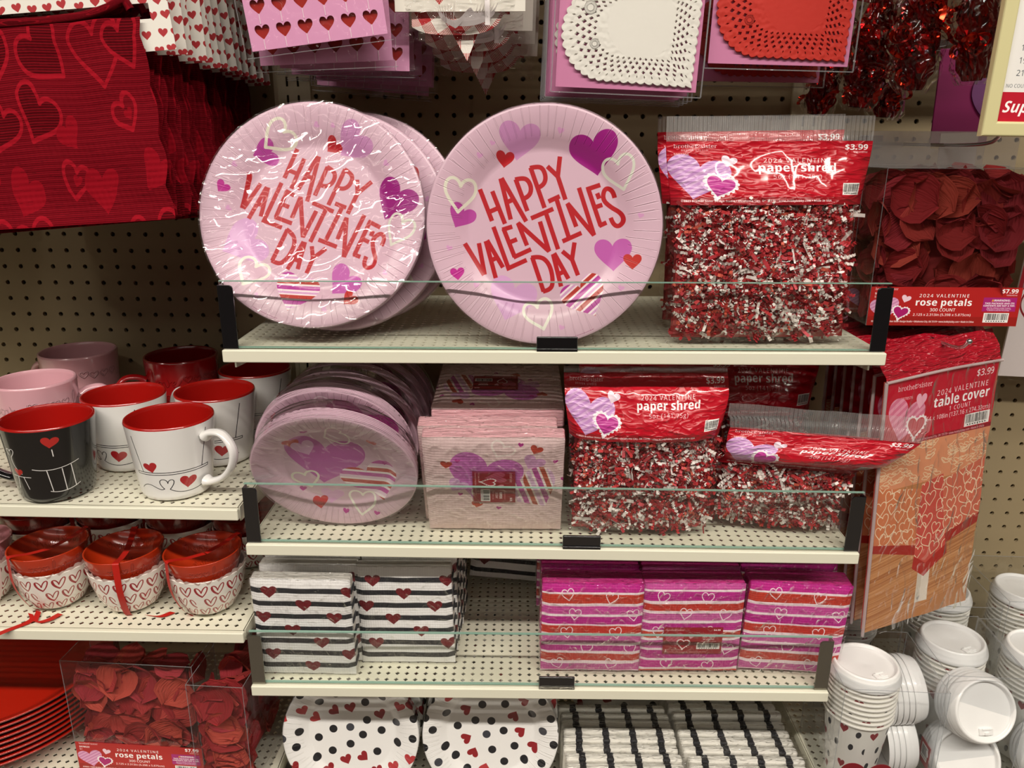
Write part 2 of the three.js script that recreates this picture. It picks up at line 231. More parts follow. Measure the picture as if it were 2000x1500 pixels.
const smallPlateTex = tex(900, 900, (g, w) => {   // medium plate: big hearts, no lettering
  g.fillStyle = PK; g.fillRect(0, 0, w, w); g.scale(w / 900, w / 900);
  fh(g, 395, 400, 430, .18, '#c260ae'); stripedHeart(g, 640, 560, 330, -.35, .12, [['#b93a30', 1], ['#f6e9ec', .55], ['#bf4aa0', 1], ['#e9cfe0', .7], ['#f6e9ec', .5]], 30, '#f6e9ec');
  oh(g, 270, 560, 150, -.2, CRM, 14); oh(g, 560, 740, 150, .1, '#f1eee2', 13, 1.2); fh(g, 390, 700, 130, .2, '#daa6cf'); fh(g, 320, 740, 84, 0, '#c3222c'); fh(g, 235, 255, 84, .3, '#c8402e'); fh(g, 675, 240, 60, -.3, '#c8402e');
  for (const [x, y, z] of [[235, 640, 40], [460, 800, 36], [640, 800, 36], [330, 150, 38], [720, 420, 30]]) fh(g, x, y, z, .2, '#b2268c');
  fh(g, 300, 300, 130, -.3, '#dfb0d4'); oh(g, 480, 190, 170, 1.2, '#f1e6e2', 10, .8);
});
const smallPlateTex2 = tex(700, 700, (g, w) => {   // the pack behind, its print turned another way
  g.fillStyle = PK; g.fillRect(0, 0, w, w); fh(g, 470, 230, 330, .5, '#b3248e'); oh(g, 360, 130, 190, 1.0, '#f4e4ea', 9, .7); fh(g, 180, 175, 78, -.3, '#cf4a3a'); fh(g, 225, 225, 130, .6, '#e2aed6'); fh(g, 265, 120, 34, 0, '#b8268c'); fh(g, 112, 258, 34, 0, '#b8268c'); fh(g, 350, 460, 260, .1, '#c260ae');
});
const dotPlateTex = tex(900, 900, (g, w) => {
  g.fillStyle = '#efeeec'; g.fillRect(0, 0, w, w); const r = rng(17), c = [];
  for (let j = 0; j < 8; j++) for (let i = 0; i < 8; i++) c.push([(i + .3 + (j % 2) * .5 + (r() - .5) * .35) * w / 7.6, (j + .45 + (r() - .5) * .35) * w / 7.8]);
  c.forEach(([x, y], k) => { const q = (k * 7 + floor(k / 8) * 3) % 10; if (q === 2 || q === 6 || q === 9) fh(g, x, y, 76, (r() - .5) * 1.4, r() < .5 ? '#8e1620' : '#b5353a'); else { g.fillStyle = q === 8 ? '#3a3c44' : '#15171d'; g.beginPath(); g.ellipse(x, y, 27, 27, 0, 0, 7); g.fill(); } });
});
const pinkNapTex = tex(800, 800, (g, w) => {
  g.fillStyle = '#e8cccc'; g.fillRect(0, 0, w, w); const s = w / 260; g.scale(s, s);   // 260 units across
  fh(g, 110, 105, 140, .25, '#c56cb6', 1.05); stripedHeart(g, 200, 138, 120, -.55, 1.28, [['#b5503a', 1], ['#f2e2e0', .5], ['#bb4f9c', 1.1], ['#f2e2e0', .5], ['#ddb6d3', .9], ['#f2e2e0', .4]], 9, '#f2e2e0');
  oh(g, 145, 30, 45, .5, '#f2e4de', 4, .9); fh(g, 203, 62, 42, .5, '#d8a2cd'); fh(g, 208, 28, 24, .4, '#b5402e'); fh(g, 42, 68, 22, .1, '#b5402e'); fh(g, 60, 126, 40, .6, '#d7a2cd'); fh(g, 96, 180, 22, .2, '#bb4a32'); oh(g, 110, 155, 50, .3, '#f2e4de', 3.5);
  for (const [x, y] of [[180, 16], [63, 58], [244, 60], [65, 150], [260, 110], [138, 190]]) fh(g, x, y, 10, .2, '#b42a8a');
});
function napLabel(vertical, price, c) {
  return tex(480, 260, (g, w, h) => {
    g.fillStyle = c; g.fillRect(0, 0, w, h); brand(g, 22, 34, 22, '#e9c9c6'); txt(g, price, w - 20, 34, 22, '#fff', { w: 'bold', align: 'right' });
    g.globalAlpha = .55; stripedHeart(g, 95, 120, 150, -.1, -.7, [['#c66a84', 1], ['#b24a62', 1]], 12, '#c66a84'); g.globalAlpha = 1; scallopHeart(g, 165, 165, 105, .1, '#a51a2c', '#f2e3e2'); fh(g, 225, 92, 48, .2, '#d99aa8');
    txt(g, '2024 VALENTINE PARTY', 370, 70, 13, '#e0b0ae', { align: 'center' }); txt(g, 'NAPKINS', 370, 98, 24, '#fff', { w: 'bold', align: 'center' }); txt(g, '20 COUNT', 370, 122, 20, '#fff', { align: 'center' }); txt(g, '3 PLY · 12.9in x 12.9in', 370, 142, 13, '#ecd0ce', { align: 'center' });
    barcode(g, 275, 155, 190, 58, 3); txt(g, '5974121 · Made in China', 18, 226, 12, '#e8c8c6'); txt(g, '©2023 Brother Sister Design Studio · Oklahoma City, OK 73179', 18, 246, 12, '#e8c8c6', { max: 440 });
  });
}
const napLabelTex = napLabel(false, '$4.99', '#8f1a22'), napLabelTex2 = napLabel(false, '$4.99', '#97202a');
const blackNapTex = tex(700, 860, (g, w, h) => {
  g.fillStyle = '#f1f0ef'; g.fillRect(0, 0, w, h); g.fillStyle = '#23242a';
  for (let k = 0; k < 7; k++) { const y = 92 + k * 112; g.beginPath(); g.moveTo(0, y - 22); g.bezierCurveTo(w * .3, y - 20 + 4 * sin(k), w * .6, y - 24, w, y - 21); g.lineTo(w, y + 22); g.bezierCurveTo(w * .6, y + 19, w * .3, y + 24, 0, y + 21); g.fill(); }
  for (const [x, k] of [[130, 0], [690, 0], [365, 1], [70, 2], [575, 2], [270, 3], [470, 4], [110, 5], [665, 5], [390, 6]]) fh(g, x, 105 + k * 112, 112, 0, '#6d0f1b');
});
const blackNapTex2 = tex(700, 860, (g, w, h) => {
  g.fillStyle = '#f1f0ef'; g.fillRect(0, 0, w, h); g.fillStyle = '#23242a';
  for (let k = 0; k < 7; k++) { const y = 104 + k * 112; g.beginPath(); g.moveTo(0, y - 22); g.bezierCurveTo(w * .3, y - 24, w * .6, y - 19 + 4 * cos(k), w, y - 23); g.lineTo(w, y + 22); g.bezierCurveTo(w * .6, y + 23, w * .3, y + 19, 0, y + 22); g.fill(); }
  for (const [x, k] of [[130, 0], [670, 0], [350, 1], [70, 2], [570, 2], [260, 3], [460, 4], [120, 5], [655, 5]]) fh(g, x, 112 + k * 112, 112, 0, '#6d0f1b');
});
const pinkStripe = (seed, o0) => tex(700, 700, (g, w, h) => {
  g.fillStyle = '#f3dfe6'; g.fillRect(0, 0, w, h); const seq = ['#c2218c', '#c23a2b', '#c94e9c', '#b82488', '#c0362c', '#c65c9e', '#b9308a', '#bf3c30', '#c75a9f', '#b52a84'], r = rng(seed); let y = -10;
  for (let i = 0; y < h; i++) { const t = 46 + r() * 26; g.fillStyle = seq[(i + o0) % seq.length]; g.beginPath(); g.moveTo(0, y); g.bezierCurveTo(w * .3, y + (r() - .5) * 14, w * .7, y + (r() - .5) * 14, w, y + (r() - .5) * 10); g.lineTo(w, y + t); g.bezierCurveTo(w * .7, y + t + (r() - .5) * 14, w * .3, y + t + (r() - .5) * 14, 0, y + t); g.fill(); y += t + 13 + r() * 10; }
  for (let j = 0; j < 5; j++) for (let i = 0; i < 2; i++) oh(g, (i + .35 + r() * .3 + (j % 2) * .35) * w / 2.2, 80 + j * 138 + r() * 30, 82, (r() - .5) * .7, '#f3dfe6', 6.5, 1.2);
});
const pinkStripeTex = [pinkStripe(4, 0), pinkStripe(9, 2), pinkStripe(4, 0)];
const LABEL_SMALL = '©2023 Brother Sister Design Studio • Oklahoma City, OK 73179 • www.hobbylobby.com • Made in USA';
const shredTex = tex(1400, 560, (g, w, h) => {
  g.fillStyle = '#bd1226'; g.fillRect(0, 0, w, h); g.fillStyle = '#9c1420'; g.fillRect(0, h - 70, w, 70);
  brand(g, 45, 58, 44, '#f3d6da'); txt(g, 'DESIGN STUDIO', 95, 84, 18, '#f3d6da', { sp: 4 }); txt(g, '5983304', 45, 122, 26, '#f6e2e2');
  fh(g, 190, 320, 430, .25, '#c99ad0'); stripedHeart(g, 190, 320, 430, .25, -.6, [['#d8add8', 1], ['#c590cc', 1]], 22, '#c590cc'); scallopHeart(g, 335, 400, 230, .3, '#c03f96', '#f6eef2'); fh(g, 410, 180, 110, .35, '#f2dcea');
  txt(g, '2024 VALENTINE', 880, 190, 52, '#f4dede', { align: 'center', sp: 6 }); txt(g, 'paper shred', 880, 268, 96, '#fff', { align: 'center', w: 'bold' }); txt(g, '5oz (141.75g)', 880, 330, 50, '#f0c8cc', { align: 'center', sp: 4 });
  txt(g, '$3.99', w - 30, 78, 66, '#fff', { align: 'right', w: 'bold' }); txt(g, 'Valentine', w - 30, 106, 24, '#f3d6da', { align: 'right' });
  barcode(g, w - 190, h - 190, 130, 105, 12); txt(g, LABEL_SMALL, 60, h - 28, 25, '#f6e2e2', { w: 'bold', max: w - 330 });
});
const petalsTex = tex(1400, 420, (g, w, h) => {
  g.fillStyle = '#b3201f'; g.fillRect(0, 0, w, h); g.fillStyle = '#9c1d18'; g.fillRect(0, h - 100, w, 100);
  brand(g, 40, 36, 32, '#f3d6da'); txt(g, '5978522', 40, 84, 30, '#fff', { w: 'bold' }); txt(g, '5+', 40, 120, 30, '#fff');
  stripedHeart(g, 150, 240, 270, -.15, -.6, [['#e2a9cb', 1], ['#cf86b4', 1]], 17, '#cf86b4'); scallopHeart(g, 300, 280, 160, .2, '#ab1a6c', '#f6eef2'); fh(g, 335, 130, 90, .3, '#f0cfdc');
  txt(g, '2024 VALENTINE', 690, 110, 50, '#fff', { align: 'center', sp: 7 }); txt(g, 'rose petals', 690, 200, 100, '#fff', { align: 'center', w: 'bold' }); txt(g, '300 COUNT', 690, 262, 46, '#fff', { align: 'center' }); txt(g, '2.125 x 2.313in (5.398 x 5.875cm)', 690, 312, 36, '#fff', { align: 'center' });
  txt(g, '$7.99', w - 35, 62, 62, '#fff', { align: 'right', w: 'bold' }); txt(g, 'Valentine', w - 40, 90, 24, '#f3d6da', { align: 'right' });
  g.fillStyle = '#aa2274'; g.fillRect(w - 345, 108, 310, 150); g.fillStyle = '#f0b040'; g.beginPath(); g.moveTo(w - 270, 150); g.lineTo(w - 258, 124); g.lineTo(w - 246, 150); g.fill(); txt(g, 'WARNING:', w - 170, 150, 30, '#fff', { align: 'center', w: 'bold' }); txt(g, 'THIS PACKAGE AND ITS', w - 190, 180, 25, '#fff', { align: 'center', w: 'bold' }); txt(g, 'CONTENTS ARE NOT A TOY.', w - 190, 206, 25, '#fff', { align: 'center', w: 'bold', max: 295 }); txt(g, 'Not for children under 3 years.', w - 190, 226, 16, '#fff', { align: 'center' }); txt(g, 'Suffocation or injury could occur if it', w - 190, 240, 14, '#fff', { align: 'center' }); txt(g, 'is allowed to play with this package.', w - 190, 253, 13, '#fff', { align: 'center' });
  barcode(g, w - 320, 275, 235, 105, 8); txt(g, '5978522 • ©2023 Brother Sister Design Studio • Oklahoma City, OK 73179 • www.hobbylobby.com • Made in China', 40, h - 36, 26, '#f6e2e2', { w: 'bold', max: 960 });
});
const coverTex = tex(760, 1400, (g, w, h) => {   // folded table cover in its sleeve
  // photo part: floor boards, then the dressed table
  g.fillStyle = '#b97c4b'; g.fillRect(0, 0, w, h); const r = rng(31);
  for (let k = 0; k < 260; k++) { g.strokeStyle = ['rgba(205,150,100,.35)', 'rgba(150,88,48,.3)', 'rgba(225,175,125,.3)'][k % 3]; g.lineWidth = 2 + r() * 9; g.beginPath(); const y = 700 + r() * 720; g.moveTo(-20, y); g.bezierCurveTo(w * .3, y - 60 + r() * 40, w * .6, y - 90, w + 20, y - 190 + r() * 60); g.stroke(); }
  const cloth = (pts, col, dens) => { g.save(); g.beginPath(); pts.forEach((p, i) => i ? g.lineTo(...p) : g.moveTo(...p)); g.closePath(); g.fillStyle = col; g.fill(); g.clip(); for (let k = 0; k < dens; k++) { const i = k % 9, j = floor(k / 9); oh(g, (i + (j % 2) * .5 + r() * .5) * 92, 430 + j * 62 + r() * 18, 58 + r() * 22, (r() - .5) * 1.2, '#f1d9b9', 5, 1.2); } g.restore(); };
  g.fillStyle = '#d9906a'; g.fillRect(0, 340, w, 240); for (let k = 0; k < 90; k++) oh(g, r() * w, 360 + r() * 200, 62, (r() - .5), '#eacba6', 4, .42);
  cloth([[0, 560], [330, 620], [330, 1010], [0, 900]], '#d07a50', 80); cloth([[440, 600], [w, 520], [w, 860], [440, 1000]], '#cf6a52', 80);
  g.fillStyle = '#a5261f'; g.beginPath(); g.moveTo(0, 880); g.lineTo(330, 950); g.lineTo(330, 1010); g.lineTo(0, 925); g.fill(); g.beginPath(); g.moveTo(440, 950); g.lineTo(w, 850); g.lineTo(w, 905); g.lineTo(440, 1010); g.fill();
  g.fillStyle = '#e6ddcf'; g.fillRect(352, 1050, 92, 260); g.fillStyle = '#d3c9ba'; g.fillRect(352, 1050, 34, 260);
  cloth([[300, 590], [450, 560], [540, 1020], [400, 1110], [310, 1050]], '#cb4f44', 90); g.fillStyle = '#b02018'; g.beginPath(); g.moveTo(306, 1010); g.lineTo(402, 1075); g.lineTo(542, 985); g.lineTo(548, 1045); g.lineTo(400, 1155); g.lineTo(302, 1085); g.fill();
  // header
  g.fillStyle = '#c0122e'; g.beginPath(); g.moveTo(0, 0); g.lineTo(w, 0); g.lineTo(w, 345); g.lineTo(0, 350); g.fill(); g.fillStyle = '#8f0f22'; g.fillRect(0, 330, w, 22); txt(g, LABEL_SMALL.replace('USA', 'China'), 40, 347, 16, '#f0c8cc', { max: w - 90 });
  brand(g, 70, 60, 34, '#f0c8cc'); txt(g, '5978576', 95, 108, 20, '#f0c8cc'); stripedHeart(g, 135, 215, 250, .25, -.6, [['#e79ab2', 1], ['#d97796', 1]], 17, '#d97796'); scallopHeart(g, 215, 265, 135, .1, '#c0122e', '#fbeff0'); fh(g, 232, 130, 70, .1, '#efb0c4', 1.3);
  txt(g, '2024 VALENTINE', 520, 122, 40, '#f8e2e4', { align: 'center', sp: 5 }); txt(g, 'table cover', 520, 182, 74, '#fff', { align: 'center', w: 'bold' }); txt(g, '1 COUNT', 515, 216, 32, '#f8e2e4', { align: 'center', sp: 4 }); txt(g, '54 x 108in (137.16 x 274.32cm)', 510, 250, 33, '#f8e2e4', { align: 'center', max: 450 });
  txt(g, '$3.99', w - 30, 62, 50, '#fff', { align: 'right' }); barcode(g, w - 200, 258, 178, 68, 21);
});
const runnerTex = tex(1600, 640, (g, w, h) => {  // card: 0.34 x 0.136 m
  g.fillStyle = '#eeebe2'; g.fillRect(0, 0, w, h); const r = rng(3); for (let j = 0; j < 9; j++) for (let i = 0; i < 22; i++) fh(g, (i + .3 + (j % 2) * .5 + (r() - .5) * .3) * w / 21.5, (j + .5 + (r() - .5) * .3) * h / 8.6, 46, (r() - .5) * .3, '#b02a30');
  g.fillStyle = '#eeebe2'; g.fillRect(428, 40, 488, 330); g.fillStyle = '#2b2c30'; g.fillRect(438, 50, 468, 310); g.strokeStyle = '#cfcfcf'; g.lineWidth = 3; g.strokeRect(446, 58, 452, 294);
  txt(g, 'Table Runner', 650, 262, 56, '#f0f0ee', { w: 'bold', align: 'center', sp: 5 }); txt(g, '13 x 72 in', 672, 302, 34, '#f0f0ee', { align: 'center' }); txt(g, '(33 x 183 cm) • 1pc', 672, 338, 34, '#f0f0ee', { align: 'center' });
});
const cupTex = tex(1024, 320, (g, w, h) => { g.fillStyle = '#eceae2'; g.fillRect(0, 0, w, h); const r = rng(8); for (let j = 0; j < 4; j++) for (let i = 0; i < 12; i++) { const x = (i + .5 + (j % 2) * .5 + (r() - .5) * .3) * w / 12, y = (j + .5 + (r() - .5) * .3) * h / 4, q = (i * 5 + j * 3) % 7; if (q < 2) fh(g, x, y, 44, (r() - .5) * .4, '#8c2a33'); else { g.fillStyle = '#2a2c31'; g.beginPath(); g.ellipse(x, y, 13, 16, .3, 0, 7); g.fill(); } } });
const bowlTex = tex(1800, 460, (g, w, h) => { g.fillStyle = '#eee9e2'; g.fillRect(0, 0, w, h); g.lineCap = 'round';
  for (let j = 0; j < 3; j++) for (let i = 0; i < 15; i++) { const x = (i + .5 + (j % 2) * .5) * w / 15, y = 92 + j * 128; g.save(); g.translate(x, y); g.scale(1.12, 1.22); g.strokeStyle = '#9b2029'; g.lineWidth = 8; g.lineJoin = 'round'; g.beginPath(); g.moveTo(0, 46); g.bezierCurveTo(-46, 12, -50, -34, -30, -34); g.bezierCurveTo(-14, -34, -4, -8, -2, 8); g.bezierCurveTo(6, -14, 22, -44, 36, -40); g.bezierCurveTo(50, -34, 30, 18, 0, 46); g.stroke(); g.beginPath(); g.lineWidth = 13; g.moveTo(-37, -24); g.bezierCurveTo(-38, 0, -22, 24, -3, 40); g.stroke(); g.restore(); } });
const loveTex = tex(1400, 500, (g, w, h) => { g.fillStyle = '#404040'; g.fillRect(0, 0, w, h); g.strokeStyle = '#fff'; g.fillStyle = '#fff'; g.lineCap = 'round';
  const love = (x, y, s) => { g.save(); g.translate(x, y); g.scale(s, s); g.lineWidth = 7; g.beginPath(); g.moveTo(0, 40); g.bezierCurveTo(30, 10, 40, -50, 22, -50); g.bezierCurveTo(6, -50, 6, 40, 24, 42); g.bezierCurveTo(40, 42, 52, 4, 66, 6); g.bezierCurveTo(50, 4, 44, 42, 62, 42); g.bezierCurveTo(82, 42, 84, 6, 68, 6); g.bezierCurveTo(80, 14, 96, 8, 100, 6); g.bezierCurveTo(104, 16, 104, 44, 112, 42); g.bezierCurveTo(124, 40, 130, 16, 126, 4); g.bezierCurveTo(132, 12, 140, 8, 142, 6); g.moveTo(146, 28); g.bezierCurveTo(170, 26, 170, 4, 158, 6); g.bezierCurveTo(142, 10, 142, 44, 164, 42); g.bezierCurveTo(180, 40, 190, 20, 200, 0); g.stroke(); g.restore(); };
  for (let k = 0; k < 3; k++) { const X = k * w / 3; love(X + 190, 110, 1); for (let i = 0; i < 3; i++) oh(g, X + 20 + i * 62, 112, 48, 0, '#fff', 8); oh(g, X + 430, 105, 46, 0, '#fff', 8); for (let i = 0; i < 5; i++) oh(g, X + 40 + i * 92, 235 + (i % 2) * 8, 66, (i - 2) * .1, '#fff', 8); love(X + 20, 360, .9); for (let i = 0; i < 3; i++) oh(g, X + 270 + i * 70, 360, 50, 0, '#fff', 8); }
}, { data: true });
// mugs: generic swing, curl and heart line drawing
const swing = (line, fill, bg, dark) => tex(1400, 480, (g, w, h) => { g.fillStyle = bg; g.fillRect(0, 0, w, h); g.strokeStyle = line; g.lineWidth = 5; g.lineCap = 'round'; g.lineJoin = 'round';
  for (const X of [120, 820]) {
    if (!dark) { g.beginPath(); g.moveTo(X + 40, 50); g.lineTo(X + 75, 300); g.moveTo(X + 455, 40); g.lineTo(X + 420, 300); g.stroke(); g.strokeRect(X + 30, 300, 440, 16); fh(g, X + 330, 386, 100, .15, fill); g.beginPath(); g.moveTo(X + 40, 420); g.bezierCurveTo(X + 110, 340, X + 150, 450, X + 190, 420); g.bezierCurveTo(X + 130, 340, X + 215, 330, X + 214, 380); g.bezierCurveTo(X + 220, 335, X + 285, 345, X + 222, 425); g.bezierCurveTo(X + 280, 470, X + 380, 460, X + 440, 430); g.stroke(); fh(g, X + 130, 262, 84, -.2, fill); }
    else { fh(g, X + 300, 80, 84, .15, fill); g.beginPath(); g.moveTo(X + 304, 130); g.lineTo(X + 306, 178); g.stroke(); g.beginPath(); g.moveTo(X + 60, 170); g.bezierCurveTo(X + 20, 120, X + 70, 110, X + 72, 140); g.bezierCurveTo(X + 84, 105, X + 130, 125, X + 74, 180); g.bezierCurveTo(X + 60, 230, X + 90, 270, X + 120, 300); g.stroke(); g.beginPath(); g.moveTo(X + 190, 262); g.bezierCurveTo(X + 260, 282, X + 340, 276, X + 430, 240); g.moveTo(X + 262, 278); g.lineTo(X + 276, 430); g.moveTo(X + 338, 276); g.lineTo(X + 350, 436); g.moveTo(X + 386, 262); g.lineTo(X + 404, 424); g.moveTo(X + 262, 430); g.bezierCurveTo(X + 310, 452, X + 380, 440, X + 430, 410); g.moveTo(X + 40, 318); g.lineTo(X + 170, 322); g.moveTo(X + 85, 322); g.lineTo(X + 66, 410); g.moveTo(X + 125, 322); g.lineTo(X + 142, 410); g.stroke(); fh(g, X + 96, 290, 62, .1, fill); }
  } });
const mugWhiteTex = swing('#2a2a30', '#b01f26', '#ecebe9', false), mugBlackTex = swing('#eceae8', '#b8231f', '#0b0b0d', true);
const laceTex = tex(1600, 1100, (g, w, h) => {  // net ground with dense heart outlines
  g.fillStyle = '#5f0510'; g.fillRect(0, 0, w, h); const r = rng(44);
  for (let y = 0; y < h; y += 7) { g.fillStyle = '#8e0f1f'; g.fillRect(0, y, w, 2.4); } for (let x = 0; x < w; x += 6) { g.fillStyle = 'rgba(120,12,26,.55)'; g.fillRect(x, 0, 1.6, h); }
  const hearts = []; for (let j = 0; j < 5; j++) for (let i = 0; i < 7; i++) hearts.push([(i + .5 + (j % 2) * .45 + (r() - .5) * .5) * w / 7, (j + .5 + (r() - .5) * .5) * h / 5, 130 + r() * 130, (r() - .5) * 1.9, r()]);
  for (const [x, y, s, a, q] of hearts) { if (q < .26) fh(g, x, y, s * .8, a, '#8f0c1c'); else { if (q < .6) { hp(g, x, y, s, a); g.save(); g.clip(); g.fillStyle = '#4d040c'; g.fillRect(x - s, y - s, 2 * s, 2 * s); for (let k = -s; k < s; k += 9) { g.fillStyle = '#7d0b18'; g.fillRect(x - s, y + k, 2 * s, 3); } g.restore(); } oh(g, x, y, s, a, '#9e1222', 17); } if (q > .75) fh(g, x + 10, y, s * .35, a, '#8f0c1c'); }
  for (let k = 0; k < 1600; k++) { g.fillStyle = r() < .45 ? 'rgba(176,30,48,.22)' : 'rgba(40,0,4,.3)'; g.fillRect(r() * w, r() * h, 6 + r() * 46, 1.6); }
});
const laceBump = field(256, (u, v) => .5 + .25 * sin(u * 256 * PI / 2.5) + .25 * sin(v * 256 * PI / 2.5));
const gingTex = tex(512, 512, (g, w) => { g.fillStyle = '#efe9e0'; g.fillRect(0, 0, w, w); const c = w / 8; for (let j = 0; j < 8; j++) for (let i = 0; i < 8; i++) { if (i % 2 && j % 2) { g.fillStyle = '#b41a1e'; g.fillRect(i * c, j * c, c, c); } else if (i % 2 || j % 2) { g.fillStyle = '#b9393a'; for (let k = 0; k < 8; k++) g.fillRect(i * c + k * c / 8, j * c, c / 16, c); } } }, { rep: [1, 1] });
const signTex = tex(1400, 2000, (g, w, h) => { g.fillStyle = '#f0eeea'; g.fillRect(0, 0, w, h); ['3.99', '4.99', '5.99', '6.99', '7.99', '8.99', '9.99', '12.99', '14.99', '15.99', '17.99', '19.99', '21.99'].forEach((s, i) => txt(g, s, 212, 1712 - (12 - i) * 74, 50, '#4c5058', { align: 'right' })); txt(g, 'NO COUPONS ON', 36, 1782, 31, '#70747a'); g.fillStyle = '#bf1b30'; g.fillRect(0, 1808, w, 192); txt(g, 'Super', 38, 1930, 96, '#fff', { w: 'bold', it: 'italic' }); });
const swirlTex = tex(400, 700, (g, w, h) => { g.fillStyle = '#e9e0de'; g.fillRect(0, 0, w, h); g.fillStyle = '#a51f2c'; g.beginPath(); g.moveTo(0, 330); g.lineTo(w, 180); g.lineTo(w, 0); g.lineTo(0, 0); g.fill(); g.strokeStyle = '#8c1520'; g.lineWidth = 8; for (let k = 0; k < 3; k++) { g.beginPath(); g.moveTo(40 + k * 120, 330); g.bezierCurveTo(-20 + k * 110, 430, 120 + k * 100, 450, 180 + k * 100, 560); g.stroke(); } for (let k = 0; k < 24; k++) fh(g, 20 + (k * 61) % 380, 30 + (k * 47) % 230, 20, .2, '#f3dfe0'); txt(g, 'tin', 60, 130, 90, '#fff', { font: 'serif', it: 'italic' }); txt(g, 'Day', 30, 240, 100, '#fff', { font: 'serif', it: 'italic' }); });
const foilCardTex = tex(500, 300, (g, w, h) => { g.fillStyle = '#9c1220'; g.fillRect(0, 0, w, h); stripedHeart(g, 170, 150, 210, 0, -.6, [['#d38fbf', 1], ['#c273aa', 1]], 14, '#c273aa'); });
// ---------- plates ----------
function plateGeo(R, depth = .017, th = .0009) {
  const f = [[0, 0], [R * .3, 0], [R * .62, 0], [R * .665, .0012], [R * .73, depth * .45], [R * .8, depth * .72], [R * .9, depth * .9], [R * .975, depth], [R, depth * .93]];
  const pts = [...f.map(([r, y]) => [r, y]), ...f.slice().reverse().map(([r, y]) => [r, y - th])];
  const g = lathe(pts, 96).rotateX(PI / 2); return planarUV(g, 2 * R, 2 * R);
}
function platePack({ name, label, R, n, map, pos, rot, filmMat = M.film, group, step = .0023, wr = .0016, depth = .017, bump = true, gap = 0 }) {
  const t = thing(name, label, 'plates', pos, rot, group), geo = plateGeo(R, depth), m = P(0xffffff, .38, { map, bumpMap: crimpTex, bumpScale: .0011, clearcoat: .35, clearcoatRoughness: .25 }), edge = S(0xf1e3e6, .7);
  for (let i = 0; i < n; i++) part('plate', geo, m, t, [0, 0, -i * step]);
  if (filmMat) {
    const b = -(n - 1) * step - .002, front = grid(72, 40, (u, v) => { const r = v * R * 1.008, a = u * 2 * PI, x = r * cos(a), y = r * sin(a), z = depth + .0012 - .005 * (1 - pow(v, 3)) * 1.0 + wr * (wr > .002 ? N3(x * 17 + y * 9, y * 22, 5.2) + .3 * N3(x * 48, y * 30, 7) : N3(x * 26, y * 26, R * 40)) * (1 - v * .6); return [x, y, z]; }, (u, v) => [.5 + v * .5 * cos(u * 2 * PI), .5 + v * .5 * sin(u * 2 * PI)]);
    const side = lathe([[R * 1.008, depth + .0012], [R * 1.012, depth - .004], [R * .985, b - .002], [R * .8, b - .004]], 64).rotateX(PI / 2);
    const fl = part('shrink_film', front, filmMat, t); part('film_edge', side, M.filmSoft, fl);
  }
  return t;
}
// rim(): origin of a pack whose front rim has its lowest point at height y on depth z, tilted back by t
const rim = (x, y, zb, t, R, depth, back = .026) => [x, y + R * 1.012 * cos(t) + .0012 - depth * sin(t) + (t > 0 ? back * sin(t) : 0), zb - R * sin(t) - depth * cos(t)];
const DB = .017, DM = .013;
const bigBack = platePack({ name: 'plate_pack', label: 'shrink-wrapped pack of large pink plates leaning behind the tilted pack', R: .132, n: 8, map: plateTex, pos: rim(.125, Y1, .3045, .285, .132, DB), rot: [-.285, 0, .9], filmMat: M.filmSoft });
copy(bigBack, rim(.14, Y1, .258, .285, .132, DB), [-.285, .0, 1.6], 'shrink-wrapped pack of large pink plates, rearmost beside the pegboard, mostly hidden');
platePack({ name: 'plate_pack', label: 'glossy shrink-wrapped pack of large pink plates, lettering slanting downhill, film full of glints', R: .13, n: 7, map: plateTex, pos: rim(.1055, Y1 + .0195, .344, .285, .13, DB, 0), rot: [-.285, 0, -.79], wr: .0046, filmMat: film({ bumpScale: .0032, ior: 1.6, roughness: .07 }) });
platePack({ name: 'plate_pack', label: 'pack of large pink plates with red lettering climbing uphill, beside the paper shred bag', R: .1325, n: 8, map: plateTex, pos: rim(.373, Y1, .3465, .105, .1325, DB), rot: [-.105, 0, 0], filmMat: M.filmFlat });
// medium plates on the second shelf
platePack({ name: 'plate_pack', label: 'pack of medium pink plates tipped forward against the glass, striped heart print', R: .1, n: 7, map: smallPlateTex, pos: rim(.1235, Y2 + .002, .308, -.467, .1, DM), rot: [.467, 0, 0], filmMat: M.filmSoft, step: .0024, depth: DM });
const medNext = platePack({ name: 'plate_pack', label: 'pack of medium pink plates with big magenta heart behind the tipped pack', R: .1, n: 8, map: smallPlateTex2, pos: rim(.112, Y2 + .002, .268, -.33, .1, DM), rot: [.33, 0, .05], filmMat: M.filmSoft, depth: DM });
for (let k = 0; k < 4; k++) copy(medNext, rim(.1135 + k * .003, Y2 + .002, .2285 - k * .0365, -.3 + k * .04, .1, DM), [.3 - k * .04, 0, .3 * k], 'pack of medium pink plates standing in the row behind the magenta heart pack', 'medium pink plate packs standing in a row');
